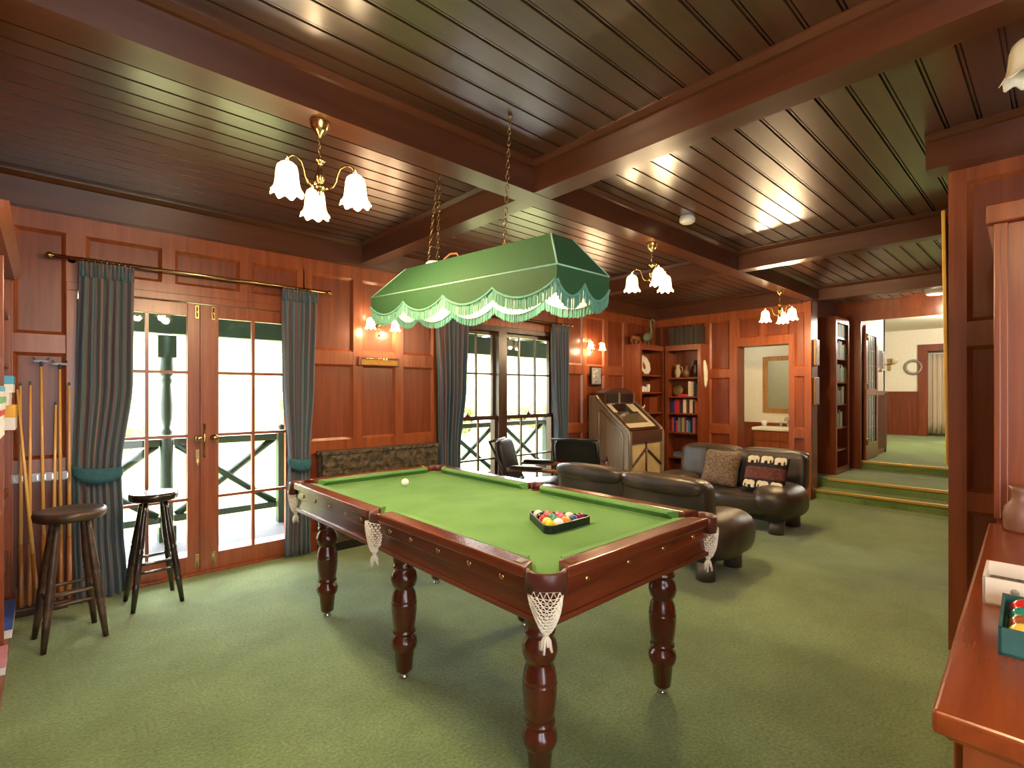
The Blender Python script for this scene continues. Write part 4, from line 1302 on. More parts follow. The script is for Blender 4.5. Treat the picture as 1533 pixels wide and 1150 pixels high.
# ================================================================= SITTING END
leather_s = two_tone('worn_brown_leather', [(48, 40, 32), (64, 54, 43), (88, 75, 58)], nscale=4, rough=0.3, detail=6, bump=0.2)
def sofa(label, loc_, rz):
    """back along local -x, seat faces +x, length along y"""
    o = thing('leather_sofa', label, 'sofa', loc_, rz, 'black leather sofas')
    o.scale = (1, 1, 0.92)
    # seat with rolled-up ends
    def bend(x, y, z):
        t = max(0, abs(y) - 0.45) / 0.45
        return (x, y, z + 0.11 * t * t - 0.02 * (1 - t))
    seat = MB()
    for s in (-1, 1):
        seat.super_box((0.03, s * 0.33, 0.285), (0.70, 0.70, 0.24), 0.38, 28, 16, None, lambda x, y, z, s=s: (x, y * (1.0 + 0.1 * (z > 0)), z + (0.06 * max(0, (s * y) / 0.35) ** 2) + 0.006 * math.sin(26 * x) * (abs(z) > 0.08)))
    seat.build('seat_cushion', leather_s, o)
    for s in (-1, 1):
        end = MB().super_box((0.03, s * 0.575, 0.325), (0.73, 0.44, 0.40), 0.78, 28, 16, None, lambda x, y, z: (x + 0.012 * math.sin(14 * z), y + 0.008 * math.sin(30 * x), z))
        end.build('rolled_end', leather_s, o)
    for s in (-1, 1):
        bk = MB().super_box((-0.36, s * 0.35, 0.60), (0.20, 0.715, 0.46), 0.30, 28, 16, None, lambda x, y, z: (x - 0.20 * z * 0.5 + 0.008 * math.sin(20 * y) * (abs(x) > 0.08), y, z))
        bo = bk.build('back_cushion', leather_s, o)
        MB().super_box((-0.43, s * 0.35, 0.775), (0.20, 0.70, 0.15), 0.6, 24, 12).build('head_roll', leather_s, bo)
    MB().box(-0.30, 0.32, -0.66, 0.66, 0.14, 0.235).build('base_frame', M['black'], o, bevel=0.02)
    for lx in (-0.24, 0.22):
        for ly in (-0.60, 0.60):
            MB().lathe([(0.0, 0), (0.07, 0), (0.07, 0.15)], (lx, ly, 0), n=20).build('foot', plain('pewter_foot', (92, 88, 84), 0.4, 0.3), o)
    return o
sofa('dark leather sofa seen from behind, beside the pool table', (3.88, 2.41, 0), 0)
sofa('dark leather sofa facing the camera, with cushions on it', (5.55, 2.52, 0), PI)
def pillow(name, label, loc_, rot, w_, h_, mat, t=0.13):
    o = thing(name, label, 'cushion', loc_, 0, None)
    o.rotation_euler = rot
    m = MB()
    n_ = 14
    def f(sg):
        def g(u, v):
            x = (u - 0.5); z = (v - 0.5)
            e_ = (1 - (2 * x) ** 4) * (1 - (2 * z) ** 4)
            pin = 1 - 0.07 * ((1 - abs(2 * x)) + (1 - abs(2 * z))) 
            return (x * w_ * pin, sg * t / 2 * max(0, e_) ** 0.6, z * h_ * pin + h_ / 2)
        return g
    m.grid(f(-1), n_, n_); m.grid(f(1), n_, n_)
    m.build('cover', mat, o)
    return o
knit = two_tone('brown_knit', [(74, 58, 44), (110, 88, 66), (140, 116, 90)], nscale=60, rough=0.9, detail=2, bump=0.3)
cush = plain('black_cushion', (28, 22, 20), 0.85, 0, 0.2, 60, 0.1)
# cushions lean on the back of the facing sofa (their front looks towards -x)
rzc = R(-90)
pillow('scatter_cushion', 'square brown speckled cushion on the facing sofa', (5.44, 2.57, 0.372), (R(-24), 0, rzc), 0.42, 0.42, knit)
pillow('scatter_cushion', 'plain dark cushion tucked between the speckled and elephant cushions', (5.56, 2.33, 0.372), (R(-22), 0, rzc), 0.36, 0.36, cush, 0.10)
ep = pillow('scatter_cushion', 'black cushion with cream elephants and a maroon band on the facing sofa', (5.38, 2.07, 0.372), (R(-25), 0, rzc), 0.42, 0.40, cush)
band = MB()
def bf(u, v):
    x = (u - 0.5) * 0.40; z = 0.13 + 0.13 * v
    e_ = (1 - (2 * x / 0.42) ** 4) * (1 - (2 * (z - 0.2) / 0.4) ** 4)
    return (x, -0.065 * max(0, e_) ** 0.6 - 0.003, z)
band.grid(bf, 14, 6)
band.build('maroon_band', two_tone('maroon_weave', [(74, 34, 30), (116, 62, 52)], nscale=40, rough=0.9), ep, solid=0.003)
ele = [(-0.055, 0.0), (-0.055, 0.035), (-0.06, 0.05), (-0.05, 0.07), (-0.02, 0.078), (0.012, 0.074), (0.03, 0.08), (0.05, 0.074), (0.06, 0.055), (0.062, 0.03), (0.058, 0.008), (0.05, 0.01), (0.051, 0.032), (0.042, 0.04),
       (0.032, 0.034), (0.032, 0.0), (0.012, 0.0), (0.01, 0.028), (-0.02, 0.028), (-0.024, 0.0)]
em = plain('cream_applique', (232, 218, 184), 0.85, 0, 0.05)
for (cx_, cz_, sg) in ((-0.125, 0.30, 1), (0.01, 0.305, 1), (0.14, 0.30, 1), (-0.125, 0.035, -1), (0.01, 0.035, -1), (0.14, 0.035, -1)):
    e1 = (1 - (2 * cx_ / 0.42) ** 4) * (1 - (2 * (cz_ + 0.04 - 0.2) / 0.4) ** 4)
    yy = -0.065 * max(0, e1) ** 0.6
    MB().prism([(cx_ + sg * px * 0.95, cz_ + pz) for px, pz in ele], yy - 0.012, yy + 0.012, 'y').build('elephant_patch', em, ep)

# armchairs by the window
bent = wood('bentwood', (110, 58, 30), (160, 92, 52), 'x', 0.3, 0.3)
def armchair(label, loc_, rz):
    """faces local +x"""
    o = thing('armchair', label, 'armchair', loc_, rz, 'black leather bentwood armchairs')
    for s in (-1, 1):
        y_ = s * 0.27
        pts = [(-0.30, y_, 0.02), (0.26, y_, 0.02), (0.36, y_, 0.05), (0.40, y_, 0.16), (0.40, y_, 0.46), (0.37, y_, 0.56), (0.28, y_, 0.605), (-0.22, y_, 0.60)]
        m = MB()
        for (p, q) in zip(pts, pts[1:]):
            m.tube([p, q], 0.02, 8)
        for p in pts[1:-1]: m.ball(p, 0.02, 8, 6)
        m.build('bent_frame', bent, o)
        MB().super_box((-0.02, y_, 0.625), (0.36, 0.075, 0.04), 0.5, 16, 8).build('arm_pad', M['black'], o)
    a = R(-14)
    MB().super_box((0.04, 0, 0.42), (0.52, 0.48, 0.10), 0.4, 22, 12, None, lambda x, y, z: (x, y, z + 0.12 * x)).build('seat_pad', M['black'], o)
    MB().super_box((-0.29, 0, 0.66), (0.08, 0.48, 0.46), 0.35, 22, 12, None, lambda x, y, z: (x - 0.26 * z, y, z)).build('back_pad', M['black'], o)
    fr_ = MB()
    for s in (-1, 1):
        fr_.tube([(-0.17, s * 0.255, 0.38), (-0.42, s * 0.255, 0.88)], 0.014, 8)
    fr_.tube([(-0.42, -0.255, 0.88), (-0.42, 0.255, 0.88)], 0.014, 8)
    fr_.tube([(-0.20, -0.27, 0.44), (-0.20, 0.27, 0.44)], 0.012, 8)
    fr_.tube([(0.20, -0.27, 0.42), (0.20, 0.27, 0.42)], 0.012, 8)
    fr_.build('back_frame', M['black'], o)
    return o
armchair('black leather armchair with bentwood arms in front of the window', (3.88, 3.86, 0), R(-60))
armchair('dark armchair back between the window curtain and jukebox', (4.66, 3.86, 0), R(30))

# ================================================================= JUKEBOX
jk = thing('jukebox', 'old floor-standing jukebox with sloping glass lid and V-ribbed cream grille', 'jukebox', (5.90, 4.08, 0))
jw = 0.40
jgrey = wood('jukebox_side_veneer', (112, 92, 72), (150, 128, 104), 'z', 0.35, 0.3)
jtrim = plain('jukebox_silver_trim', (170, 160, 148), 0.3, 0.7)
jdark = wood('jukebox_dark_wood', (58, 32, 22), (88, 52, 36), 'x', 0.3, 0.3)
# side profile in (y, z); front is -y
prof = [(0.34, 0.06), (0.34, 1.36), (0.20, 1.36), (0.13, 1.27), (-0.30, 0.92), (-0.33, 0.86), (-0.33, 0.06)]
for s in (-1, 1):
    m = MB().prism(prof, *sorted((s * jw, s * (jw - 0.05))), 'x')
    so = m.build('side_panel', jgrey, jk, bevel=0.012)
    tr = MB().tube([(s * (jw + 0.004), y_, z_) for y_, z_ in ((0.20, 1.36), (0.13, 1.27), (-0.30, 0.92), (-0.335, 0.86), (-0.335, 0.06))], 0.014, 6)
    tr.tube([(s * (jw + 0.004), y_, z_) for y_, z_ in ((0.16, 0.08), (0.16, 1.12), (0.13, 1.18), (-0.20, 0.90), (-0.235, 0.82), (-0.235, 0.08))], 0.010, 6)
    tr.build('side_trim', jtrim, so)
MB().box(-jw + 0.05, jw - 0.05, -0.30, 0.33, 0.06, 0.80).build('carcass', jdark, jk)
MB().box(-jw, jw, -0.31, 0.34, 0.0, 0.06).build('plinth', M['blackm'], jk)
MB().box(-jw + 0.05, jw - 0.05, 0.26, 0.34, 0.80, 1.36).build('rear_panel', jdark, jk)
# title canopy at the back, with arched top
can = [(-0.35, 1.24), (0.35, 1.24), (0.35, 1.40)] + [(0.35 - 0.7 * i / 10, 1.40 + 0.07 * math.sin(PI * i / 10)) for i in range(1, 10)] + [(-0.35, 1.40)]
co = MB().prism(can, 0.10, 0.30, 'y').build('canopy', jdark, jk, bevel=0.01)
MB().box(-0.31, 0.31, 0.092, 0.101, 1.265, 1.385).build('canopy_window', plain('smoked_panel', (40, 24, 22), 0.2), co)
MB().box(-0.05, -0.01, 0.088, 0.093, 1.25, 1.40).box(0.31, 0.335, 0.088, 0.102, 1.25, 1.40).build('canopy_trim', jtrim, co)
# interior: record rack, title cards, turntable deck
MB().box(-jw + 0.05, jw - 0.05, -0.28, 0.26, 0.80, 0.83).build('mechanism_deck', plain('deck_grey', (170, 160, 140), 0.4, 0.3), jk)
rr = MB()
for i in range(16):
    xx = -0.16 + i * 0.017
    rr.lathe([(0.09, -0.002), (0.09, 0.002), (0, 0.002)], n=20, M=Matrix.Translation((xx, 0.15, 1.02)) @ Matrix.Rotation(R(90), 4, 'Y'))
rr.build('record_rack', M['blackm'], jk)
MB().box(-0.17, -0.15, 0.04, 0.26, 0.83, 1.13).box(0.11, 0.13, 0.04, 0.26, 0.83, 1.13).build('rack_bracket', jtrim, jk)
cm = plain('cream_title_card', (226, 214, 178), 0.5, 0, 0.05)
sl = math.atan2(0.35, 0.43)
def onslope(x0, x1, s0, s1, off, t=0.006):
    """strip lying parallel to the lid; s runs up the slope from its front edge"""
    p = Vector((0, -0.30, 0.92)); d = Vector((0, math.cos(sl), math.sin(sl))); n_ = Vector((0, -math.sin(sl), math.cos(sl)))
    vs = []
    for o_ in (off, off + t):
        for (x, s) in ((x0, s0), (x1, s0), (x1, s1), (x0, s1)):
            q = p + d * s + n_ * o_
            vs.append((x, q.y, q.z))
    m = MB(); m.add(vs, [(0, 3, 2, 1), (4, 5, 6, 7), (0, 1, 5, 4), (1, 2, 6, 5), (2, 3, 7, 6), (3, 0, 4, 7)])
    return m
for (x0, x1, s0, s1) in ((-0.34, 0.34, 0.045, 0.13), (-0.34, -0.20, 0.36, 0.54), (0.16, 0.34, 0.36, 0.54), (0.26, 0.34, 0.13, 0.36)):
    onslope(x0, x1, s0, s1, -0.018).build('title_card', cm, jk)
onslope(-0.34, 0.26, 0.14, 0.33, -0.026).build('selector_panel', plain('selector_panel', (126, 112, 86), 0.35, 0.4, 0.3, 40), jk)
onslope(-0.345, 0.345, -0.005, 0.55, -0.008, 0.006).build('glass_lid', M['glass'], jk)
point((0, 0.02, 1.14), 0.5, (1, 0.85, 0.65), 0.03, jk)  # added fill light inside the cabinet, brightening cards and records
lf = MB()
for a in ((-0.36, -0.335, -0.01, 0.56), (0.335, 0.36, -0.01, 0.56), (-0.335, 0.335, -0.02, 0.012)):
    q = onslope(*a, -0.012, 0.02); lf.add(q.v, q.f)
lf.build('lid_frame', jdark, jk)
# front: band, cream grille, ribs
MB().box(-0.36, 0.36, -0.345, -0.29, 0.74, 0.90).build('front_band', jdark, jk, bevel=0.008)
MB().box(-0.36, 0.36, -0.315, -0.295, 0.08, 0.74).build('speaker_grille', two_tone('grille_cloth', [(166, 140, 92), (206, 186, 142)], (1, 1, 1), nscale=3, rough=0.7), jk)
for (p, q) in (((0, 0.74), (0, 0.12)), ((0, 0.66), (-0.36, 0.42)), ((0, 0.66), (0.36, 0.42)), ((0, 0.36), (-0.27, 0.1)), ((0, 0.36), (0.27, 0.1))):
    MB().tube([(p[0], -0.318, p[1]), (q[0], -0.318, q[1])], 0.018, 6).build('grille_rib', jdark, jk)
MB().box(-0.40, -0.355, -0.345, -0.30, 0.06, 0.9).build('front_post', jgrey, jk, bevel=0.01)
MB().box(0.355, 0.40, -0.345, -0.30, 0.06, 0.9).build('front_post', jgrey, jk, bevel=0.01)
MB().box(-0.395, -0.36, -0.352, -0.343, 0.50, 0.58).build('coin_plate', jtrim, jk)

# framed picture above the jukebox
pf = thing('picture_frame', 'small black framed sheet of little pictures on wall above the jukebox', 'picture', (5.72, 4.475, 1.50), 0)
MB().box(-0.12, 0.12, -0.022, 0.005, 0, 0.27).build('frame', M['blackm'], pf, bevel=0.004)
MB().box(-0.10, 0.10, -0.026, -0.02, 0.02, 0.25).build('mount', plain('grey_mount', (150, 150, 152), 0.6), pf)
pg_ = MB()
for i in range(3):
    for j in range(3):
        pg_.box(-0.083 + i * 0.06, -0.037 + i * 0.06, -0.029, -0.025, 0.045 + j * 0.066, 0.09 + j * 0.066)
pg_.build('small_pictures', two_tone('small_prints', [(90, 92, 100), (176, 176, 178), (210, 206, 200)], nscale=22, rough=0.6), pf)

# ================================================================= CORNER BOOKCASES
TOPZ = 2.12
def bookcase(label, loc_, rz, w_, d_, h_, shelves, mat, z0=0.0):
    """open front faces local -y, origin at the middle of the back foot"""
    o = thing('bookcase', label, 'bookcase', loc_, rz, 'wooden bookcases')
    for s in (-1, 1):
        MB().box(*sorted((s * w_ / 2, s * (w_ / 2 - 0.025))), -d_, 0, 0.0, h_).build('side_panel', mat, o, bevel=0.002)
    MB().box(-w_ / 2 + 0.024, w_ / 2 - 0.024, -0.015, 0, 0.0, h_).build('back_board', M['panel'], o)
    MB().box(-w_ / 2 + 0.024, w_ / 2 - 0.024, -d_ + 0.005, -0.014, h_ - 0.03, h_).build('top_board', mat, o)
    ff = MB().box(-w_ / 2, -w_ / 2 + 0.05, -d_ - 0.02, -d_, 0, h_).box(w_ / 2 - 0.05, w_ / 2, -d_ - 0.02, -d_, 0, h_).box(-w_ / 2 + 0.05, w_ / 2 - 0.05, -d_ - 0.02, -d_, h_ - 0.08, h_).box(-w_ / 2 + 0.05, w_ / 2 - 0.05, -d_ - 0.02, -d_, 0, 0.09)
    ff.build('face_frame', mat, o)
    for z in shelves:
        MB().box(-w_ / 2 + 0.026, w_ / 2 - 0.026, -d_ + 0.01, -0.015, z - 0.022, z).build('shelf', mat, o)
    return o
bookcase('tall wooden corner bookcase behind the jukebox, with white plate on its upper shelf', (6.76, 4.48, 0), 0, 0.70, 0.27, TOPZ, (0.30, 0.72, 1.10, 1.41, 1.67), M['orange'])
bookcase('tall wooden corner bookcase full of books, left of the bathroom opening', (7.335, 3.875, 0), R(-90), 0.58, 0.255, TOPZ, (0.42, 0.80, 1.09, 1.345, 1.63), M['orange'])

bookmats = {}
def book(label, loc_, t, h, d_, col, face, group, lean=0.0, flat=False):
    """spine towards face: 'x' = -x, 'y' = -y"""
    key = col
    if key not in bookmats:
        bookmats[key] = plain('book_cloth_%d' % len(bookmats), col, 0.6, 0, 0.1)
    o = thing('book', label, 'book', loc_, 0, group)
    if face == 'x': o.rotation_euler = (0, lean, R(-90))
    else: o.rotation_euler = (0, lean, 0)
    if flat:
        MB().box(-h / 2, h / 2, -d_, 0, 0, 0.003).box(-h / 2, h / 2, -d_, 0, t - 0.003, t).box(-h / 2, h / 2, -d_ - 0.001, -d_ + 0.003, 0, t).build('cover', bookmats[key], o)
        MB().box(-h / 2 + 0.004, h / 2 - 0.004, -d_ + 0.003, -0.004, 0.003, t - 0.003).build('pages', M['cream'], o)
    else:
        MB().box(-t / 2, -t / 2 + 0.003, -d_, 0, 0, h).box(t / 2 - 0.003, t / 2, -d_, 0, 0, h).box(-t / 2, t / 2, -d_ - 0.002, -d_ + 0.003, 0, h).build('cover', bookmats[key], o)
        MB().box(-t / 2 + 0.003, t / 2 - 0.003, -d_ + 0.003, -0.004, 0.004, h - 0.004).build('pages', M['cream'], o)
    return o
NTH = ['first', 'second', 'third', 'fourth', 'fifth', 'sixth', 'seventh', 'eighth', 'ninth', 'tenth', 'eleventh', 'twelfth', 'thirteenth', 'fourteenth']
# book rows of the right-hand bookcase: spines look to -x, left in the photo is high y
def row_x(x_back, y_start, z, items, d_, where, group):
    y_ = y_start
    for i, (nm, c_, t, h) in enumerate(items):
        y_ -= t / 2
        book('%s book, %s from left on %s' % (nm, NTH[i], where), (x_back, y_, z), t, h, d_, c_, 'x', group)
        y_ -= t / 2 + 0.002
BX = 7.30
row_x(BX, 4.125, 1.091, [('dark blue', (44, 52, 96), 0.03, 0.19), ('navy', (40, 66, 130), 0.035, 0.18), ('crimson', (196, 40, 66), 0.045, 0.20), ('red', (206, 48, 60), 0.035, 0.19), ('dark brown', (60, 40, 40), 0.03, 0.17),
    ('black', (40, 34, 40), 0.025, 0.15), ('cream', (232, 214, 190), 0.05, 0.205), ('brown', (96, 62, 44), 0.025, 0.19), ('maroon', (84, 40, 36), 0.025, 0.18), ('ivory', (236, 222, 196), 0.05, 0.205), ('dark green', (44, 62, 56), 0.03, 0.18), ('orange red', (222, 88, 40), 0.04, 0.175)],
    0.15, 'the third shelf down of the right corner bookcase', 'books on the third shelf down')
row_x(BX, 4.125, 0.801, [('dark red', (120, 36, 44), 0.03, 0.20), ('salmon', (200, 96, 96), 0.025, 0.22), ('indigo', (46, 50, 104), 0.035, 0.22), ('scarlet', (206, 44, 56), 0.03, 0.17), ('grey green', (120, 140, 130), 0.035, 0.22), ('violet', (92, 70, 130), 0.025, 0.21),
    ('mustard', (176, 160, 50), 0.04, 0.22), ('purple', (92, 60, 120), 0.03, 0.22), ('pale mauve', (168, 140, 160), 0.025, 0.18), ('sky blue', (62, 140, 190), 0.035, 0.16), ('black', (36, 34, 36), 0.035, 0.19), ('rose', (200, 110, 120), 0.04, 0.225)],
    0.15, 'the fourth shelf down of the right corner bookcase', 'books on the fourth shelf down')
row_x(BX, 3.83, 1.346, [('cream', (236, 222, 190), 0.05, 0.225), ('ivory', (224, 206, 180), 0.035, 0.22), ('charcoal', (52, 48, 56), 0.04, 0.22), ('dark slate', (66, 70, 84), 0.035, 0.19)], 0.15, 'the second shelf down of the right corner bookcase', 'books on the second shelf down')
book('red book lying flat on the second shelf of right corner bookcase', (7.27, 3.93, 1.346), 0.03, 0.14, 0.12, (206, 40, 40), 'x', 'books on the second shelf down', flat=True)
enc = [(58, 50, 40), (70, 62, 50), (52, 44, 38), (64, 58, 50)]
row_x(7.31, 4.13, TOPZ, [(['dark brown', 'grey brown', 'umber', 'dark grey'][i % 4], enc[i % 4], 0.036, 0.27 + 0.008 * (i % 3)) for i in range(13)], 0.19, 'top of the right corner bookcase', 'tall volumes on top of the bookcase')
book('grey book lying flat near the bottom of right corner bookcase', (7.28, 3.95, 0.421), 0.035, 0.22, 0.16, (120, 126, 140), 'x', 'books near the bottom', flat=True)
book('blue book lying flat on top of the grey one near the bottom', (7.28, 3.96, 0.457), 0.03, 0.20, 0.15, (90, 110, 150), 'x', 'books near the bottom', flat=True)
# ornaments of the right bookcase
def ornament(name, label, loc_, prof, mat, n=16, group=None, cat='ornament', extra=None):
    m = MB().lathe(prof, n=n)
    if extra: extra(m)
    return place(m, name, mat, label, cat, loc_, group)
pale = plain('stone_figure', (176, 160, 130), 0.6, 0, 0.15, 30)
ornament('jug_ornament', 'pale jug ornament at left of the top shelf, right corner bookcase', (7.20, 4.03, 1.631), [(0, 0), (0.035, 0), (0.04, 0.03), (0.05, 0.07), (0.045, 0.11), (0.028, 0.15), (0.03, 0.19), (0.036, 0.20), (0, 0.2)], pale, cat='ornament',
    extra=lambda m: m.tube([(0, -0.03, 0.17), (0, -0.075, 0.16), (0, -0.08, 0.10), (0, -0.045, 0.06)], 0.008, 6))
ornament('round_vase', 'squat brown vase in the middle of top shelf, right corner bookcase', (7.20, 3.88, 1.631), [(0, 0), (0.03, 0), (0.055, 0.04), (0.06, 0.08), (0.045, 0.12), (0.025, 0.14), (0.03, 0.17), (0.02, 0.18), (0, 0.18)], plain('brown_glaze', (120, 84, 62), 0.35, 0, 0.2, 14))
def fig_extra(m):
    m.ball((0, 0, 0.235), 0.028, 10, 8)
    m.tube([(0, 0.02, 0.18), (-0.02, 0.07, 0.14), (-0.03, 0.06, 0.08)], 0.013, 6)
    m.tube([(0, -0.02, 0.18), (-0.02, -0.06, 0.15), (-0.03, -0.09, 0.18)], 0.013, 6)
ornament('carved_figure', 'small dark carved figure at right of the top shelf, right corner bookcase', (7.20, 3.74, 1.631), [(0, 0), (0.05, 0), (0.05, 0.015), (0.03, 0.02), (0.035, 0.08), (0.025, 0.13), (0.034, 0.17), (0.028, 0.2), (0.012, 0.21), (0, 0.21)], M['dark'], extra=fig_extra)
pb = MB().lathe([(0.088, -0.012), (0.09, 0.0), (0.06, 0.008), (0.03, 0.011), (0, 0.012)], n=28, M=Matrix.Translation((0, 0, 0.09)) @ Matrix.Rotation(R(-78), 4, 'Y'))
place(pb, 'bronze_plate', plain('bronze_green', (130, 112, 70), 0.4, 0.4, 0.2, 20), 'round bronze plate leaning on the second shelf, right corner bookcase', 'plate', (7.22, 4.04, 1.346))
# white carved shell hung on the side of the bookcase
pts = []
for i in range(11):
    t = i / 10
    pts.append((7.15 + 0.05 * math.sin(PI * t) * 0 + 0.03 * t, 3.570 - 0.02 * math.sin(PI * t), 1.87 - 0.40 * t))
hs_ = MB().tube([(p[0] - 7.15, p[1] - 3.57, p[2] - 1.67) for p in pts], [0.018, 0.032, 0.042, 0.047, 0.048, 0.047, 0.044, 0.046, 0.038, 0.03, 0.018], 10)
hs_.v = [Vector((p.x, p.y * 0.6, p.z)) for p in hs_.v]
place(hs_, 'shell_carving', plain('bone_white', (232, 222, 200), 0.5, 0, 0.08, 20), 'long white carved shell hanging on the side of right corner bookcase', 'ornament', (7.15, 3.575, 1.68))

# things of the left bookcase
plate = MB()
def pw(r, z, w_, i): return (r * (1 + 0.035 * math.sin(9 * w_) * (i > 1)), z)
plate.lathe([(0.0, -0.004), (0.06, -0.004), (0.13, 0.012), (0.148, 0.02), (0.146, 0.026), (0.125, 0.018), (0.06, 0.004), (0, 0.004)], n=48, M=Matrix.Translation((0, 0, 0.148)) @ Matrix.Rotation(R(76), 4, 'X'), wob=pw)
po_ = thing('display_plate', 'white fluted display plate with brown motif in left corner bookcase', 'plate', (6.72, 4.33, 1.671))
plate.build('plate', plain('white_china', (238, 232, 214), 0.3, 0, 0.05), po_)
mo = MB().prism([(-0.03, -0.06), (0.03, -0.06), (0.035, 0.0), (0.0, 0.06), (-0.03, 0.0)], 0.004, 0.007, 'z', Matrix.Translation((0, 0, 0.148)) @ Matrix.Rotation(R(76), 4, 'X'))
mo.build('motif', plain('brown_motif', (140, 70, 52), 0.6), po_)
for i, (x, h) in enumerate(((6.62, 0.07), (6.70, 0.09), (6.77, 0.08), (6.85, 0.12))):
    lab = ['short white cup, leftmost of the china on third shelf, left corner bookcase', 'white cup second from left on third shelf, left corner bookcase', 'white cup third from left on third shelf, left corner bookcase', 'tall white china jar at right on third shelf, left corner bookcase'][i]
    ornament('china_cup', lab, (x, 4.33, 1.411), [(0, 0), (0.02, 0), (0.022, 0.01), (0.03, h * 0.6), (0.026, h), (0.022, h), (0, h * 0.3)], M['white'], group='white china on the shelf')
gt = MB().ball((0, 0, 0.05), 0.05, 14, 8, (1.5, 0.8, 0.9)).tube([(0.06, 0, 0.06), (0.10, 0, 0.08), (0.115, 0, 0.11)], [0.016, 0.012, 0.009], 8).tube([(-0.06, 0, 0.09), (-0.10, 0, 0.08), (-0.06, 0, 0.03)], 0.008, 6).lathe([(0.03, 0.09), (0.02, 0.105), (0.008, 0.11), (0.008, 0.12), (0, 0.125)], n=10)
place(gt, 'china_teapot', M['white'], 'white china teapot on fourth shelf, left corner bookcase', 'teapot', (6.62, 4.32, 1.105))
place(MB().box(-0.10, 0.10, -0.06, 0.06, 0, 0.23), 'wooden_box', M['orange'], 'orange wooden box beside the teapot, left corner bookcase', 'box', (6.92, 4.34, 1.101), bevel=0.005)
# flamingo and carved animal on top
fl = thing('bird_statuette', 'grey-green long-necked wading bird statuette on top of left corner bookcase', 'statuette', (6.82, 4.33, TOPZ))
vg = plain('verdigris', (112, 124, 98), 0.55, 0.2, 0.2, 16)
b_ = MB().super_box((0, 0, 0.14), (0.22, 0.11, 0.14), 0.9, 18, 12, None, lambda x, y, z: (x, y * (1 - 0.5 * max(0, -x / 0.11)), z + 0.15 * x))
b_.tube([(0.08, 0, 0.17), (0.115, 0, 0.22), (0.105, 0, 0.28), (0.085, 0, 0.34), (0.095, 0, 0.395), (0.13, 0, 0.42), (0.165, 0, 0.41), (0.18, 0, 0.38)], [0.034, 0.026, 0.02, 0.017, 0.016, 0.017, 0.02, 0.014], 10)
b_.tube([(0.178, 0, 0.385), (0.192, 0, 0.35), (0.188, 0, 0.325)], [0.012, 0.009, 0.003], 8)
b_.build('body', vg, fl)
for s in (-1, 1):
    MB().tube([(0.0, s * 0.025, 0.09), (0.005, s * 0.03, 0.0)], 0.008, 8).build('leg', vg, fl)
MB().box(-0.07, 0.07, -0.05, 0.05, 0, 0.012).build('base', vg, fl)
an = thing('animal_carving', 'small brown carved wooden animal on top left of the left corner bookcase', 'carving', (6.52, 4.32, TOPZ))
a_ = MB().super_box((0, 0, 0.09), (0.17, 0.08, 0.09), 0.8, 18, 10)
a_.ball((-0.10, 0, 0.10), 0.036, 10, 8).tube([(-0.125, 0, 0.095), (-0.15, 0, 0.06), (-0.15, 0, 0.02)], [0.016, 0.012, 0.008], 8)
for s in (-1, 1):
    a_.super_box((-0.09, s * 0.035, 0.105), (0.04, 0.012, 0.05), 0.8, 10, 8)
    for x in (-0.055, 0.055): a_.tube([(x, s * 0.025, 0.07), (x, s * 0.025, 0)], 0.016, 8)
a_.build('body', wood('carved_brown', (110, 62, 38), (156, 98, 62), 'x', 0.4, 0.1), an)

# ================================================================= BATHROOM
vn = thing('vanity_unit', 'wooden bathroom vanity with cream basin top seen through the opening', 'vanity', (8.66, 2.98, 0))
MB().box(-0.22, 0.20, -0.40, 0.40, 0.08, 0.80).build('cabinet', M['orange'], vn)
MB().box(-0.20, 0.2, -0.38, 0.38, 0, 0.08).build('kick_board', M['dark'], vn)
tp = MB().box(-0.27, 0.21, -0.42, 0.42, 0.80, 0.85)
tp.build('basin_top', M['cream'], vn, bevel=0.012)
for s in (-1, 1):
    MB().box(-0.235, -0.22, *sorted((s * 0.01, s * 0.39)), 0.12, 0.62).build('door', M['orange'], vn, bevel=0.004)
MB().box(-0.235, -0.22, -0.39, 0.39, 0.64, 0.78).build('drawer_front', M['orange'], vn, bevel=0.004)
tpm = MB().tube([(0.10, 0, 0.85), (0.10, 0, 0.95), (0.06, 0, 1.0), (-0.01, 0, 0.99), (-0.03, 0, 0.95)], 0.013, 8)
for s in (-1, 1): tpm.lathe([(0.02, 0.85), (0.016, 0.88), (0.025, 0.90), (0.025, 0.92), (0, 0.925)], (0.10, s * 0.10, 0), n=10)
tag(tpm.build('tap', M['chrome'], vn), 'chrome swan-neck tap')
ornament('soap_cup', 'small white cup beside the basin tap', (8.70, 3.32, 0.85), [(0, 0), (0.03, 0), (0.045, 0.05), (0.048, 0.09), (0.044, 0.09), (0, 0.03)], M['white'], cat='cup')
mr = thing('wall_mirror', 'tall wooden framed mirror above the bathroom basin', 'mirror', (8.945, 3.16, 1.07))
mf = MB().box(-0.03, 0.0, -0.27, -0.20, 0, 0.93).box(-0.03, 0, 0.20, 0.27, 0, 0.93).box(-0.03, 0, -0.20, 0.20, 0, 0.07).box(-0.03, 0, -0.20, 0.20, 0.86, 0.93)
mf.build('frame', wood('light_oak', (150, 100, 46), (190, 136, 70), 'z', 0.35, 0.2), mr, bevel=0.004)
MB().box(-0.012, -0.004, -0.205, 0.205, 0.065, 0.865).build('mirror_glass', plain('silvered_glass', (226, 232, 222), 0.05, 1.0, 0.01), mr)

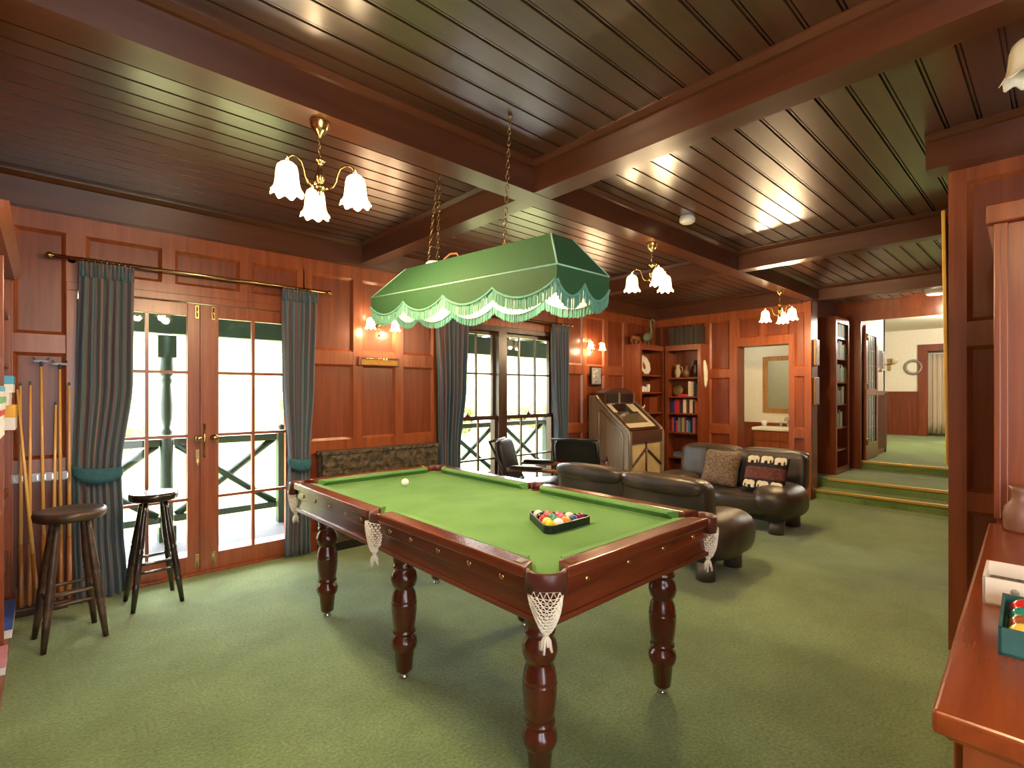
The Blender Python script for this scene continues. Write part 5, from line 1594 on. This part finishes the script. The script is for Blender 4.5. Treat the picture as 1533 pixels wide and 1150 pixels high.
# ================================================================= HALL
HZ = 0.24
bookcase('tall bookcase standing on the hall steps, side towards the room', (8.50, 2.38, HZ), 0, 0.66, 0.21, 2.24, (0.34, 0.66, 1.0, 1.32, 1.66, 1.96), M['orange'])
hb = [('teal', (70, 120, 120)), ('yellow green', (150, 160, 80)), ('grey green', (120, 138, 112)), ('lime', (170, 176, 86)), ('slate', (90, 104, 110)), ('olive', (110, 120, 70)), ('pale green', (150, 170, 140))]
wh_ = {0.66: 'the second shelf from bottom', 1.0: 'the third shelf from bottom', 1.32: 'the middle shelf', 1.66: 'the second shelf from top', 1.96: 'the top shelf'}
rr_ = random.Random(3)
for zs_, cnt in ((1.96, 11), (1.66, 11), (1.32, 11), (1.0, 9), (0.66, 8)):
    x = 8.24
    for i in range(cnt):
        nm, c_ = hb[(i * 3 + int(zs_ * 10)) % 7]
        t = rr_.uniform(0.03, 0.055)
        x += t / 2
        book('%s book, %s from left on %s of hall bookcase' % (nm, NTH[i], wh_[zs_]), (x, 2.362, HZ + zs_ + 0.001), t, rr_.uniform(0.19, 0.25), 0.178, c_, 'y', 'books in the hall bookcase')
        x += t / 2 + 0.003
for (x, z, h, nm, c_) in ((7.485, 1.76, 0.34, 'upper small gilt-framed picture on the narrow wall end beside the steps', (190, 160, 100)), (7.485, 1.24, 0.36, 'lower small pale framed picture on the narrow wall end beside the steps', (176, 168, 166))):
    p_ = thing('picture_frame', nm, 'picture', (x, 2.206, z), 0)
    MB().box(-0.075, 0.075, -0.025, 0.003, 0, h).build('frame', plain('gilt_dark', (130, 96, 56), 0.4, 0.3), p_, bevel=0.004)
    MB().box(-0.055, 0.055, -0.028, -0.023, 0.02, h - 0.02).build('print', plain('print_%d' % int(z * 100), c_, 0.5, 0, 0.25, 18), p_)
# open glazed hall door
hd = MB()
x0, x1, yl = 9.26, 10.0, 2.055
hd.box(x0, x0 + 0.1, yl - 0.02, yl + 0.02, 0.37, 2.44); hd.box(x1 - 0.1, x1, yl - 0.02, yl + 0.02, 0.37, 2.44); hd.box(x0 + 0.1, x1 - 0.1, yl - 0.02, yl + 0.02, 0.37, 0.62); hd.box(x0 + 0.1, x1 - 0.1, yl - 0.02, yl + 0.02, 2.30, 2.44)
hd.box(x0 + 0.1, x1 - 0.1, yl - 0.018, yl + 0.018, 1.36, 1.46)
d3 = struct('door_3', hd, M['orange'], bevel=0.004)
MB().box(x0 + 0.09, x1 - 0.09, yl - 0.004, yl + 0.004, 0.6, 2.32).build('glass', plain('leadlight_glass', (150, 158, 160), 0.12, 0.2, 0.2, 9), d3)
ld = MB()
for i in range(1, 4):
    xx = x0 + 0.1 + (x1 - x0 - 0.2) * i / 4
    ld.box(xx - 0.006, xx + 0.006, yl - 0.009, yl + 0.009, 0.62, 2.30)
for i in range(1, 7):
    zz = 0.62 + 1.68 * i / 7
    ld.box(x0 + 0.1, x1 - 0.1, yl - 0.008, yl + 0.008, zz - 0.006, zz + 0.006)
ld.build('lead_strips', M['dark'], d3)
for z in (0.6, 1.45, 2.2):
    MB().box(x0 - 0.02, x0 + 0.02, yl - 0.03, yl - 0.018, z, z + 0.11).tube([(x0 - 0.005, yl - 0.035, z), (x0 - 0.005, yl - 0.035, z + 0.11)], 0.01, 8).build('hinge', M['brass'], d3)
for i, (x, nm) in enumerate(((10.25, 'nearer'), (10.62, 'farther'))):
    p_ = thing('picture_frame', '%s tall silver framed picture on the pale hall side wall' % nm, 'picture', (x, 2.115, 1.78), 0)
    MB().box(-0.11, 0.11, -0.03, 0.004, 0, 0.34).build('frame', M['chrome'], p_, bevel=0.004)
    MB().box(-0.08, 0.08, -0.034, -0.028, 0.03, 0.31).build('print', plain('hall_print', (120, 116, 118), 0.5, 0, 0.3, 14), p_)
hw = thing('hall_wall_light', 'small twin wall light on the pale far hall wall', 'wall light', (15.49, 2.92, 2.10), 0)
MB().box(-0.02, 0.006, -0.03, 0.03, -0.15, 0.15).tube([(-0.02, 0, 0), (-0.10, -0.12, 0.02)], 0.012, 6).tube([(-0.02, 0, 0), (-0.10, 0.12, 0.02)], 0.012, 6).build('bracket', M['brass'], hw)
for s in (-1, 1):
    MB().lathe([(0.04, 0), (0.075, 0.12), (0.06, 0.13)], (-0.10, s * 0.13, 0.02), n=14).build('shade', tulip_off, hw)
wr = []
for k in range(16):
    a = 2 * PI * k / 16
    wr.append((0, 0.16 * math.cos(a), 0.16 * math.sin(a)))
place(MB().tube(wr, 0.03, 6, closed=True), 'wall_wreath', plain('grey_wreath', (150, 146, 128), 0.8, 0, 0.3, 20), 'round grey wreath on the far hall wall left of the doorway', 'wreath', (15.46, 2.44, 2.02))
ct = MB().grid(lambda u, v: (0.03 * math.sin(2 * PI * 7 * u), (u - 0.5) * 0.62, 1.9 * (1 - v)), 70, 6)
place(ct, 'doorway_curtain', two_tone('pale_striped_curtain', [(170, 120, 60), (206, 190, 160), (190, 184, 176)], (1, 14, 0.05), nscale=1.5, rough=0.85), 'pale striped curtain hanging in far doorway beyond the hall', 'curtain', (15.62, 1.88, 0.42), solid=0.006)
dl_ = thing('hall_ceiling_light', 'round ceiling light of the upper hall hidden behind the panelled pier', 'ceiling light', (12.6, 1.0, 2.92), 0)
MB().lathe([(0.17, 0), (0.17, -0.02), (0.15, -0.06), (0.08, -0.09), (0, -0.10)], n=20).build('bowl', glow('hall_bowl', (255, 240, 215), 8), dl_)
point((0, 0, -0.22), 170, (1, 0.93, 0.82), 0.1, dl_)
bl_ = thing('bathroom_ceiling_light', 'round ceiling light of the bathroom hidden by the wall above the opening', 'ceiling light', (8.2, 3.4, 2.5), 0)
MB().lathe([(0.14, 0), (0.14, -0.02), (0.12, -0.05), (0, -0.08)], n=20).build('bowl', glow('bath_bowl', (255, 240, 215), 6), bl_)
point((0, 0, -0.2), 3.2, (1, 0.97, 0.9), 0.08, bl_)
place(MB().lathe([(0.12, 0), (0.12, -0.02), (0.13, -0.03), (0.10, -0.09), (0, -0.1)], n=20), 'ceiling_fitting', M['white'], 'flat white round fitting on the dark ceiling before the hall opening', 'ceiling fitting', (8.6, 1.12, ZC))

point((8.6, 1.12, ZC - 0.16), 10, (1, 0.85, 0.65), 0.06)  # fill light added below the fitting to brighten steps and hall bookcase
# tall gilt frame tilting off the end of the pier
gf = thing('gilt_frame', 'tall gilt framed picture tilted on the end of the panelled pier, seen edge-on', 'picture', (4.05, 0.4215, 1.0))
gf.rotation_euler = (R(-0.8), 0, 0)
MB().box(-0.36, -0.31, 0, 0.018, 0, 1.42).box(0.31, 0.36, 0, 0.018, 0, 1.42).box(-0.31, 0.31, 0, 0.018, 0, 0.05).box(-0.31, 0.31, 0, 0.018, 1.37, 1.42).build('frame', plain('gilt', (226, 182, 84), 0.4, 0.35, 0.06), gf, bevel=0.004)
MB().box(-0.315, 0.315, 0.004, 0.012, 0.045, 1.375).build('print', plain('frame_print', (140, 130, 110), 0.5, 0, 0.3, 6), gf)

# ================================================================= SIDEBOARD AT RIGHT
sbd = thing('sideboard', 'orange-brown wooden sideboard with thick moulded top at right edge of the photo', 'sideboard', (1.03, 0.14, 0), R(1.8))
SBL = 1.65
MB().box(0, SBL, -0.62, 0, 0.862, 0.90).prism([(0.0, 0.862), (-0.62, 0.862), (-0.60, 0.848), (-0.02, 0.848)], 0.02, SBL, 'x').build('top', M['orange_x'], sbd, bevel=0.012, seg=3)
MB().box(0.045, SBL, -0.58, -0.035, 0.08, 0.85).build('body', M['orange'], sbd, bevel=0.004)
MB().box(0.06, SBL, -0.56, -0.055, 0, 0.08).build('plinth', M['dark'], sbd)
for i in range(3):
    x0 = 0.08 + i * 0.53
    dd = MB().box(x0, x0 + 0.50, -0.035, -0.02, 0.12, 0.82).build('door', M['orange'], sbd, bevel=0.004)
    MB().ball((x0 + 0.46, -0.01, 0.5), 0.014, 10, 8).build('knob', M['brass'], dd)
ep_ = MB()
for (a, b_, z0, z1) in ((-0.58, -0.50, 0.08, 0.85), (-0.115, -0.035, 0.08, 0.85), (-0.50, -0.115, 0.08, 0.18), (-0.50, -0.115, 0.76, 0.85)):
    ep_.box(0.035, 0.046, a, b_, z0, z1)
ep_.build('end_frame', M['orange'], sbd)
ht = thing('hutch_cabinet', 'tall orange-brown cabinet with moulded crown standing behind the sideboard at right', 'cabinet', (2.745, 0.173, 0), 0)
MB().box(0, 0.55, -0.85, 0, 0, 2.06).build('carcass', M['orange'], ht, bevel=0.004)
ec = MB().box(-0.012, 0.001, -0.032, 0.006, 0.91, 2.06).box(-0.02, 0.001, -0.012, 0.008, 0.91, 2.06)
ec.build('corner_bead', M['orange'], ht, bevel=0.003)
cr_ = MB().box(-0.035, 0.58, -0.87, 0.03, 2.06, 2.135)
cr_.build('crown', M['orange'], ht, bevel=0.006)
MB().prism([(0.006, 1.92), (0.028, 2.06), (0.0, 2.06)], 0.0, 0.03, 'x').build('crown_bracket', M['orange'], ht)
# jug, boxes and lid on the sideboard
jg = MB().lathe([(0, 0), (0.04, 0), (0.046, 0.01), (0.048, 0.06), (0.044, 0.085), (0.03, 0.105), (0.024, 0.12), (0.025, 0.145), (0.032, 0.162), (0.027, 0.16), (0.02, 0.14), (0, 0.1)], n=24)
place(jg, 'stoneware_jug', plain('brown_stoneware', (128, 82, 62), 0.45, 0, 0.15, 12), 'small brown stoneware jug on the far end of the sideboard', 'jug', (2.58, 0.10, 0.9005))
def openbox(name, label, loc_, rz, lx, ly, lz, mat, inner):
    o = thing(name, label, 'box', loc_, rz)
    t = 0.005
    MB().box(0, lx, 0, -ly, 0, t).build('base', inner, o)
    for b_ in ((0, t, -ly, 0), (lx - t, lx, -ly, 0)):
        MB().box(b_[0], b_[1], b_[2], b_[3], 0, lz).build('end_wall', mat, o)
    for b_ in ((0, lx, -t, 0), (0, lx, -ly, -ly + t)):
        MB().box(b_[0], b_[1], b_[2], b_[3], 0, lz).build('side_wall', mat, o)
    return o
card = plain('white_card', (226, 208, 184), 0.6, 0, 0.04)
gcard = plain('green_card', (40, 88, 82), 0.5, 0, 0.08)
wb = openbox('card_box', 'open white cardboard box on the sideboard behind the green ball box', (1.635, 0.128, 0.9005), R(1.8), 0.17, 0.30, 0.064, card, plain('box_inside', (150, 130, 106), 0.7))
MB().lathe([(0, 0), (0.008, 0), (0.008, 0.0006), (0, 0.0006)], n=12, M=Matrix.Translation((-0.0002, -0.055, 0.04)) @ Matrix.Rotation(R(-90), 4, 'Y')).build('printed_emblem', plain('emblem_grey', (150, 140, 120), 0.6), wb)
fo = MB().box(0.008, 0.162, -0.29, -0.008, 0.006, 0.03)
fo.build('dark_filling', two_tone('box_scraps', [(70, 58, 44), (120, 104, 84), (50, 42, 36)], nscale=60, rough=0.9), wb)
place(MB().box(0, 0.06, -0.25, 0, 0, 0.05), 'dark_case', M['blackm'], 'flat dark case on the sideboard just behind the white box', 'case', (1.865, 0.06, 0.9005), rz=R(1.8), bevel=0.004)
gb = openbox('ball_box', 'open green cardboard box of coloured balls on the sideboard, nearest the camera', (1.34, 0.083, 0.9005), R(1.8), 0.235, 0.235, 0.052, gcard, gcard)
bc = [('red', (206, 40, 36)), ('teal', (46, 130, 110)), ('brown', (150, 84, 44)), ('yellow', (236, 196, 90)), ('green', (30, 110, 84))]
for i in range(4):
    for j in range(4):
        k = [0, 1, 2, 3][3 - i] if j == 0 else (3 - i + j * 2) % 5
        nm, c_ = bc[k]
        x = 0.036 + i * 0.0535; yy = -0.036 - j * 0.0535
        v = Matrix.Rotation(R(1.8), 3, 'Z') @ Vector((x, yy, 0))
        place(MB().ball((0, 0, 0.0255), 0.0255, 18, 12), 'snooker_ball', ballmat('box_' + nm, c_), '%s ball in the green box, %s from camera in the %s column' % (nm, NTH[i], ['left', 'second', 'third', 'right'][j]), 'ball', (1.34 + v.x, 0.083 + v.y, 0.906), 'balls in the green box')
